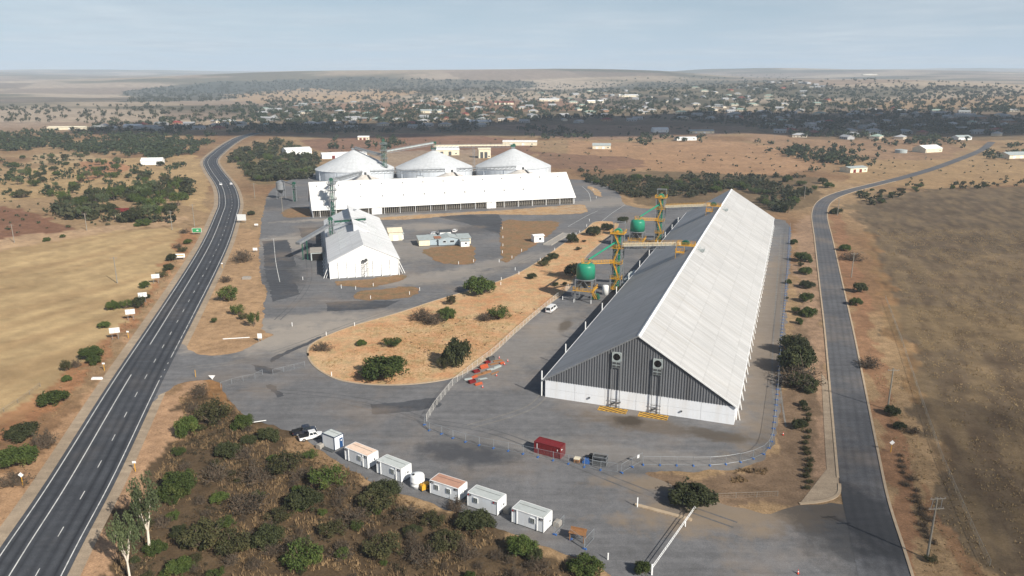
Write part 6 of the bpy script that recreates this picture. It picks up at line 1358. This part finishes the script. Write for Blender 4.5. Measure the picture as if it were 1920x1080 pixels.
# ---- far trees: too many to count
def far_tree(rng):
    Q = []
    for k in range(5): Q.append(leaf_quads(np.array([rng.normal() * .35, rng.normal() * .35, .45 + .55 * rng.random()]), .42, 8, .26, rng))
    return np.concatenate(Q)
FT = [far_tree(np.random.default_rng(s_)) for s_ in range(6)]
def far_stuff(name, label, cat, specs, mat, gapn=.40):
    out = []
    for P, n, (a, c) in specs:
        for u, v in scatter(P, n):
            q = AT(u, v)
            if q is None or near_build(q, 4) or not hwy_clear(q): continue
            if float(fbm(q.x / 38, q.y / 38, 3, 77)) < gapn: continue
            h = random.uniform(a, c); w = h * random.uniform(.55, .95); r = random.uniform(0, 6.28); Q = FT[random.randint(0, 5)].reshape(-1, 3)
            X = (Q[:, 0] * math.cos(r) - Q[:, 1] * math.sin(r)) * w + q.x; Y = (Q[:, 0] * math.sin(r) + Q[:, 1] * math.cos(r)) * w + q.y
            out.append(np.stack([X, Y, Q[:, 2] * h * .72 + q.z], -1))
    V = np.concatenate(out); me = npmesh(name, V, np.arange(len(V)).reshape(-1, 4), mat)
    return tag(link(name, me), label, cat, None, 'stuff')
def farmat(name, c1, c2, c3_):
    t = NT(name); p = t.pos()
    c = t.mix(t.mapr(t.noise(p, .09, 3, .6), .38, .62, 0, 1), c1, c2); c = t.scale(t.mix(t.mapr(t.noise(p, .3, 3), .5, .68, 0, .7), c, c3_), .8)
    t.l(c, t.b.inputs['Base Color']); t.b.inputs['Roughness'].default_value = .8; t.b.inputs['Specular IOR Level'].default_value = .2; return t.mat
fm1 = farmat('distant_tree_leaves', C(46, 58, 38), C(60, 71, 46), C(82, 88, 60)); fm2 = farmat('distant_scrub_leaves', C(52, 58, 40), C(68, 70, 48), C(86, 82, 58))
far_stuff('scrubland', 'dark scrub bushes massed behind the big shed and right of the highway', 'scrub', [(MID[4][0], 620, (2.0, 5.0)), (MID[3][0], 330, (4, 8)), ([(1080, 318), (1180, 322), (1350, 330), (1500, 332), (1560, 345), (1350, 345), (1100, 340)], 280, (2, 4.5)), (MID[5][0], 90, (2, 4)), (MID[1][0], 300, (3, 7.5))], fm2)
far_stuff('paddock_shrubs', 'scattered shrubs and trees over the distant paddocks', 'trees', [([(0, 262), (200, 258), (400, 262), (440, 250), (400, 285), (300, 300), (100, 282), (0, 285)], 700, (4, 9)), ([(0, 248), (480, 238), (470, 256), (200, 262), (0, 262)], 220, (4, 9)), (MID[2][0], 150, (2.5, 6)), ([(60, 288), (180, 288), (180, 305), (60, 308)], 60, (1.5, 2.5)), ([(1000, 262), (1350, 258), (1600, 290), (1560, 332), (1080, 325), (1020, 300)], 150, (.9, 2.4)), ([(1600, 300), (1900, 295), (1920, 340), (1650, 345)], 70, (.9, 2.2)), ([(0, 330), (380, 300), (390, 420), (0, 440)], 160, (.8, 2.0)), ([(570, 262), (1000, 262), (1000, 285), (600, 288)], 60, (1, 2.5)), ([(930, 236), (1390, 238), (1390, 255), (1030, 258)], 60, (1.5, 4))], fm1)
far_stuff('town_trees', 'mass of trees between the houses of the distant town', 'trees', [([(470, 222), (900, 212), (1400, 220), (1920, 206), (1920, 258), (1700, 262), (1500, 258), (1390, 236), (1200, 222), (940, 232), (880, 248), (600, 252), (480, 250)], 2000, (4.5, 9)), ([(380, 205), (500, 190), (800, 180), (1100, 168), (1350, 165), (1920, 175), (1920, 210), (1400, 218), (900, 212), (480, 222)], 3000, (5, 10)), ([(900, 175), (1150, 150), (1400, 138), (1600, 142), (1920, 160), (1920, 178), (1350, 166), (1100, 170)], 420, (5, 9)),
          ([(150, 232), (480, 218), (480, 240), (170, 245)], 160, (5, 9)), ([(1440, 270), (1600, 288), (1590, 312), (1480, 300)], 130, (3.5, 7)), ([(1170, 255), (1330, 250), (1340, 268), (1200, 280)], 50, (5, 9)), ([(1620, 262), (1920, 262), (1920, 300), (1830, 300), (1790, 275), (1640, 275)], 120, (4, 8)), ([(600, 262), (760, 258), (760, 282), (620, 280)], 50, (4, 8)), ([(950, 235), (1040, 240), (1150, 262), (1000, 262)], 60, (4, 8)), ([(1380, 262), (1700, 268), (1640, 320), (1500, 325), (1460, 300)], 70, (3, 7))], fm1)
far_stuff('hill_woods', 'woodland on the far hazy hills', 'woods', [([(230, 170), (420, 155), (700, 147), (1000, 155), (1000, 166), (760, 176), (560, 172), (420, 190), (240, 194)], 1400, (7, 12)), ([(1100, 160), (1400, 150), (1560, 160), (1920, 165), (1920, 180), (1350, 168)], 420, (6, 10)), ([(480, 176), (800, 160), (1100, 156), (1300, 160), (900, 182), (500, 198)], 500, (5, 9)), ([(0, 200), (230, 196), (480, 200), (420, 222), (0, 232)], 300, (5, 9))], fm2)
# ---- dry grass
def tufts(name, label, polys, mat, h=(.25, .7)):
    out = []; rng = np.random.default_rng(5)
    for P, n in polys:
        W_p = [G(*q) for q in P]; xs = [q.x for q in W_p]; ys = [q.y for q in W_p]
        X = rng.uniform(min(xs), max(xs), n); Y = rng.uniform(min(ys), max(ys), n)
        k = inpoly(X, Y, [(q.x, q.y) for q in W_p]) & (fbm(X / 5, Y / 5, 3, 91) > .42); X, Y = X[k], Y[k]
        for j in range(6):
            a = rng.random(len(X)) * 6.28; H_ = rng.uniform(h[0], h[1], len(X)); l = H_ * rng.uniform(.3, .9, len(X)); bw = .07
            bx = X + rng.normal(size=len(X)) * .12; by = Y + rng.normal(size=len(X)) * .12
            A = np.stack([bx - np.sin(a) * bw, by + np.cos(a) * bw, 0 * X], -1); B = np.stack([bx + np.sin(a) * bw, by - np.cos(a) * bw, 0 * X], -1); T = np.stack([bx + np.cos(a) * l, by + np.sin(a) * l, H_], -1)
            out.append(np.stack([A, B, T], 1).reshape(-1, 3))
    V = np.concatenate(out); me = npmesh(name, V, np.arange(len(V)).reshape(-1, 3), mat, 3); return tag(link(name, me), label, 'grass', None, 'stuff')
def grassmat(name, a, b_, c_):
    t = NT(name); p = t.pos(); c = t.mix(t.mapr(t.noise(p, .16, 4), .38, .62, 0, 1), a, b_); c = t.scale(t.mix(t.mapr(t.noise(p, 1.5, 3), .5, .7, 0, .8), c, c_), .8)
    t.l(c, t.b.inputs['Base Color']); t.b.inputs['Roughness'].default_value = .9; t.b.inputs['Specular IOR Level'].default_value = .1; return t.mat
gm = grassmat('dry_grass_blades', C(158, 132, 98), C(124, 104, 80), C(106, 90, 70)); gm2 = grassmat('paddock_grass_blades', C(184, 160, 120), C(154, 134, 102), C(168, 144, 108))
tufts('dry_grass', 'dry brown grass tufts through the foreground scrub', [([(350, 790), (335, 745), (385, 718), (425, 745), (470, 795), (590, 845), (780, 945), (950, 1010), (1120, 1068), (1190, 1130), (190, 1130), (245, 960), (305, 870)], 16000)], gm)
tufts('paddock_grass', 'dry standing grass of the right paddock', [([(1640, 430), (1680, 520), (1740, 700), (1800, 830), (1880, 1000), (1930, 1110), (2150, 1110), (2150, 430)], 60000), ([(1640, 700), (1700, 700), (1900, 1090), (1740, 1090)], 3000)], gm2, (.12, .3))
tufts('island_grass', 'pale dry grass patches on the planted island', [([(770, 600), (960, 590), (990, 570), (930, 640), (880, 670), (700, 640), (680, 615)], 5000), ([(600, 680), (700, 640), (860, 640), (900, 670), (800, 712), (650, 710)], 2500)], grassmat('island_grass_blades', C(190, 165, 120), C(170, 140, 96), C(150, 122, 84)), (.2, .45))
tufts('verge_grass', 'straw coloured tufts on the dirt outside the curved fence', [([(1380, 880), (1440, 878), (1430, 905), (1370, 905)], 500), ([(60, 770), (230, 610), (340, 460), (360, 460), (250, 620), (90, 800)], 2500)], gm, (.2, .5))
def undergrowth(name, label, P, n, mat, hh=(.35, 1.0)):
    out = []; rng = np.random.default_rng(15); Wp = [G(*q) for q in P]; xs = [q.x for q in Wp]; ys = [q.y for q in Wp]
    X = rng.uniform(min(xs), max(xs), n); Y = rng.uniform(min(ys), max(ys), n); k = inpoly(X, Y, [(q.x, q.y) for q in Wp]) & (fbm(X / 9, Y / 9, 3, 95) > .44)
    for x, y in zip(X[k], Y[k]):
        h = rng.uniform(*hh); out.append(leaf_quads(np.array([x, y, h * .45]), h * rng.uniform(.6, 1.2), 34, .11, rng, .55, .2).reshape(-1, 3))
    V = np.concatenate(out); V[:, 2] = np.maximum(V[:, 2], .02); return tag(link(name, npmesh(name, V, np.arange(len(V)).reshape(-1, 4), mat)), label, 'undergrowth', None, 'stuff')
SCRUB = [(360, 800), (345, 760), (385, 740), (425, 765), (480, 812), (590, 860), (700, 925), (790, 960), (950, 1020), (1120, 1075), (1190, 1130), (215, 1130), (265, 960), (315, 880)]
um = grassmat('undergrowth_twigs', C(92, 80, 64), C(70, 64, 52), C(64, 64, 40))
undergrowth('undergrowth', 'low tangled brown and grey undergrowth of the foreground scrub', SCRUB, 5200, um)
undergrowth('litter_shrubs', 'low grey dead shrubs over the middle of the planted island', [(770, 600), (960, 590), (1040, 545), (960, 630), (880, 680), (700, 640)], 160, um, (.2, .5))
# ================================================================== TOWN HOUSES
random.seed(33)
def house_mesh(sx_, sy_, h, rh, wall, roof, kind):
    b = MB(); b.box(0, 0, 0, sx_, sy_, h, m=0)
    e = .6
    if kind == 'hip':
        V = [(-sx_ / 2 - e, -sy_ / 2 - e, h), (sx_ / 2 + e, -sy_ / 2 - e, h), (sx_ / 2 + e, sy_ / 2 + e, h), (-sx_ / 2 - e, sy_ / 2 + e, h), (-(sx_ - sy_) / 2, 0, h + rh), ((sx_ - sy_) / 2, 0, h + rh)]
        b.add(V, [(0, 1, 5, 4), (1, 2, 5), (2, 3, 4, 5), (3, 0, 4), (3, 2, 1, 0)], 1)
    else:
        for s_ in (-1, 1): b.extr([(s_ * (sy_ / 2 + e), h - .2), (0, h + rh), (0, h + rh + .15), (s_ * (sy_ / 2 + e), h - .05)], -sx_ / 2 - e, sx_ / 2 + e, 'x', 1)
        b.extr([(-sy_ / 2, h), (sy_ / 2, h), (0, h + rh)], -sx_ / 2, sx_ / 2, 'x', 0)
    n = max(2, int(sx_ / 4))
    for k in range(n):
        x = -sx_ / 2 + sx_ * (k + .5) / n
        for s_ in (-1, 1): b.box(x, s_ * (sy_ / 2 + .04), 1.0 if k != 1 else .1, 1.5 if k != 1 else 1.0, .1, 1.2 if k != 1 else 2.1, m=2)
    o = b.build('house', [wall, roof, m_glass]); me = o.data; bpy.data.objects.remove(o); return me
m_rr = M('red_tile_roof', C(150, 70, 65), .7, .12, .5); m_rg = M('grey_tile_roof', C(150, 152, 150), .6, .1, .5); m_rgreen = M('pale_green_roof', C(165, 185, 172), .55, .08, .5); m_brick = M('tan_brick', C(180, 140, 112), .85, .12, 1)
m_tw = M('town_white', (.50, .51, .52, 1), .6, .1, .5); m_tc = M('town_cream', C(206, 196, 178), .7, .1, .5); m_tg = M('town_grey_roof', C(168, 172, 172), .6, .12, .5)
HM = [house_mesh(sx_, sy_, h, rh, w_, r_, k_) for sx_, sy_, h, rh, w_, r_, k_ in ((18, 11, 3.2, 2.4, m_tc, m_tw, 'hip'), (20, 12, 3.2, 2.6, m_brick, m_rg, 'hip'), (16, 10, 3.2, 2.2, m_tw, m_tw, 'gable'), (22, 12, 3.4, 2.4, m_tc, m_rgreen, 'hip'), (17, 11, 3.2, 2.6, m_brick, m_rr, 'hip'), (30, 15, 4.8, 1.8, m_tw, m_tw, 'gable'), (12, 8, 3, 1.4, m_tc, m_tw, 'gable'), (19, 11, 3.2, 2.4, m_tw, m_tg, 'gable'))]
HN = ['cream house with white hipped roof', 'tan brick house with grey roof', 'white house with white gable roof', 'cream house with pale green roof', 'tan brick house with red roof', 'long white hall', 'small cream white roofed shed', 'white house with grey gable roof']
BIG = [(945, 196, 44, 16, m_rr, 'long dark red roofed school building in the middle of the town'), (808, 212, 40, 18, m_roofgrey, 'large pale roofed hall left of the red school'), (900, 233, 34, 16, m_white, 'large white building at the front edge of the town'), (1030, 190, 50, 18, m_white, 'long white building in the upper town centre'), (1180, 182, 60, 20, m_white, 'wide white hall at the top of the town'), (1630, 141, 110, 24, m_white, 'very long white shed on the far right ridge'), (1115, 193, 40, 18, m_whitewall, 'white block with red edge in the upper town')]
for u, v, sx_, h_, rm, lab in BIG:
    q = AT(u, v)
    if q is not None: simple_shed('town_hall', lab, q, random.uniform(-.2, .2), sx_, h_, 4.5, 2.4, m_cream, rm, [('s', 0, 4, 3, m_white)], [('s', sx_ * .3, 3, 1.2, 1.5), ('s', -sx_ * .3, 3, 1.2, 1.5)], 'building'); KEEP.append((q.x, q.y, sx_ / 2))
ZON = [([(480, 200), (900, 182), (1150, 168), (1350, 162), (1500, 170), (1600, 190), (1400, 222), (1150, 230), (900, 238), (640, 244), (500, 240)], 185, 'in mid town'), ([(1400, 215), (1600, 200), (1900, 205), (1920, 255), (1700, 262), (1500, 260), (1420, 240)], 70, 'at the right of town'), ([(160, 240), (300, 235), (470, 222), (480, 240), (330, 247), (200, 246)], 22, 'at the left of town'), ([(1380, 152), (1520, 152), (1560, 168), (1400, 170)], 14, 'on the far hill')]
HSO = []
for P, n, where in ZON:
    for u, v in scatter(P, n, 9, 60):
        q = AT(u, v)
        if q is None or near_build(q, 8): continue
        i = random.choices(range(8), (5, 2, 5, 3, 1.3, 1.2, 3, 3))[0]; KEEP.append((q.x, q.y, 10))
        o = link('house', HM[i]); HSO.append(o); o.location = (q.x, q.y, q.z - .3); o.rotation_euler = (0, 0, random.choice((.2, .2 + PI / 2, -.3, .9))); tag(o, HN[i] + ' ' + where, 'house', HN[i].split(' with')[0] + 's ' + where)
renumber(HSO)
# ================================================================== SHADE_CLOUDS ADDED FOR SHADE, AND AIR
m_shade_cloud = NT('shade_cloud'); m_shade_cloud.b.inputs['Base Color'].default_value = (.9, .9, .92, 1); m_shade_cloud.b.inputs['Roughness'].default_value = 1.0
_c = m_shade_cloud; _c.l(_c.scale((.9, .9, .92), _c.mapr(_c.noise(_c.obj(), 3, 4), .3, .7, .92, 1.05)), _c.b.inputs['Base Color'])
_t = NT('thin_shade_cloud'); _t.b.inputs['Base Color'].default_value = (.9, .9, .92, 1); _t.b.inputs['Roughness'].default_value = 1.0; _t.l(_t.mapr(_t.noise(_t.obj(), 2.2, 5), .3, .7, .08, .36), _t.b.inputs['Alpha'])
def shade_cloud(px, alt, sx_, sy_, seed, rz=0, mat=None):
    import bmesh
    b = bmesh.new(); bmesh.ops.create_icosphere(b, subdivisions=5, radius=1.0)
    P = np.array([v.co for v in b.verts]); n = fbm(P[:, 0] * 2.2 + seed * 9 + P[:, 2], P[:, 1] * 2.2 + P[:, 2] * 1.3, 5, seed)
    for v, k in zip(b.verts, n):
        v.co = v.co * (.45 + 1.1 * k)
        if v.co.z < 0: v.co.z *= .25
    me = bpy.data.meshes.new('shade_cloud'); b.to_mesh(me); b.free(); me.materials.append(mat or m_shade_cloud.mat); me.polygons.foreach_set('use_smooth', [True] * len(me.polygons))
    q = AT(*px); o = link('shade_cloud', me); o.location = q + SUND * ((alt - q.z) / SUND.z); o.scale = (sx_, sy_, min(sx_, sy_) * .35); o.rotation_euler = (0, 0, rz); return tag(o, kind='structure')
SHADE_CLOUDS = [((700, 243), 1000, 330, 110, 1, .1), ((1060, 243), 1050, 300, 120, 2, .0), ((1500, 228), 1000, 420, 200, 3, .1), ((1840, 232), 1050, 380, 200, 8, -.1)]  # unseen clouds added towards the sun to shade the town band
for a in SHADE_CLOUDS: shade_cloud(*a)
shade_cloud((1990, 930), 780, 48, 42, 12, .12, _t.mat)  # unseen thin veil, added and sized to dim the lower right paddock
hz = MB().box(0, 0, -40, 28400, 28400, 40 + max(95, float(TZ.max()) + 14)).build('haze', []); tag(hz, kind='stuff')
vm = bpy.data.materials.new('haze_air'); vm.use_nodes = True; vt = vm.node_tree; vt.nodes.clear()
vo = vt.nodes.new('ShaderNodeOutputMaterial'); pv = vt.nodes.new('ShaderNodeVolumePrincipled'); pv.inputs['Color'].default_value = (.70, .84, 1.0, 1); pv.inputs['Density'].default_value = 1.25e-4; pv.inputs['Anisotropy'].default_value = 0.0
vt.links.new(pv.outputs[0], vo.inputs['Volume']); hz.data.materials.append(vm)
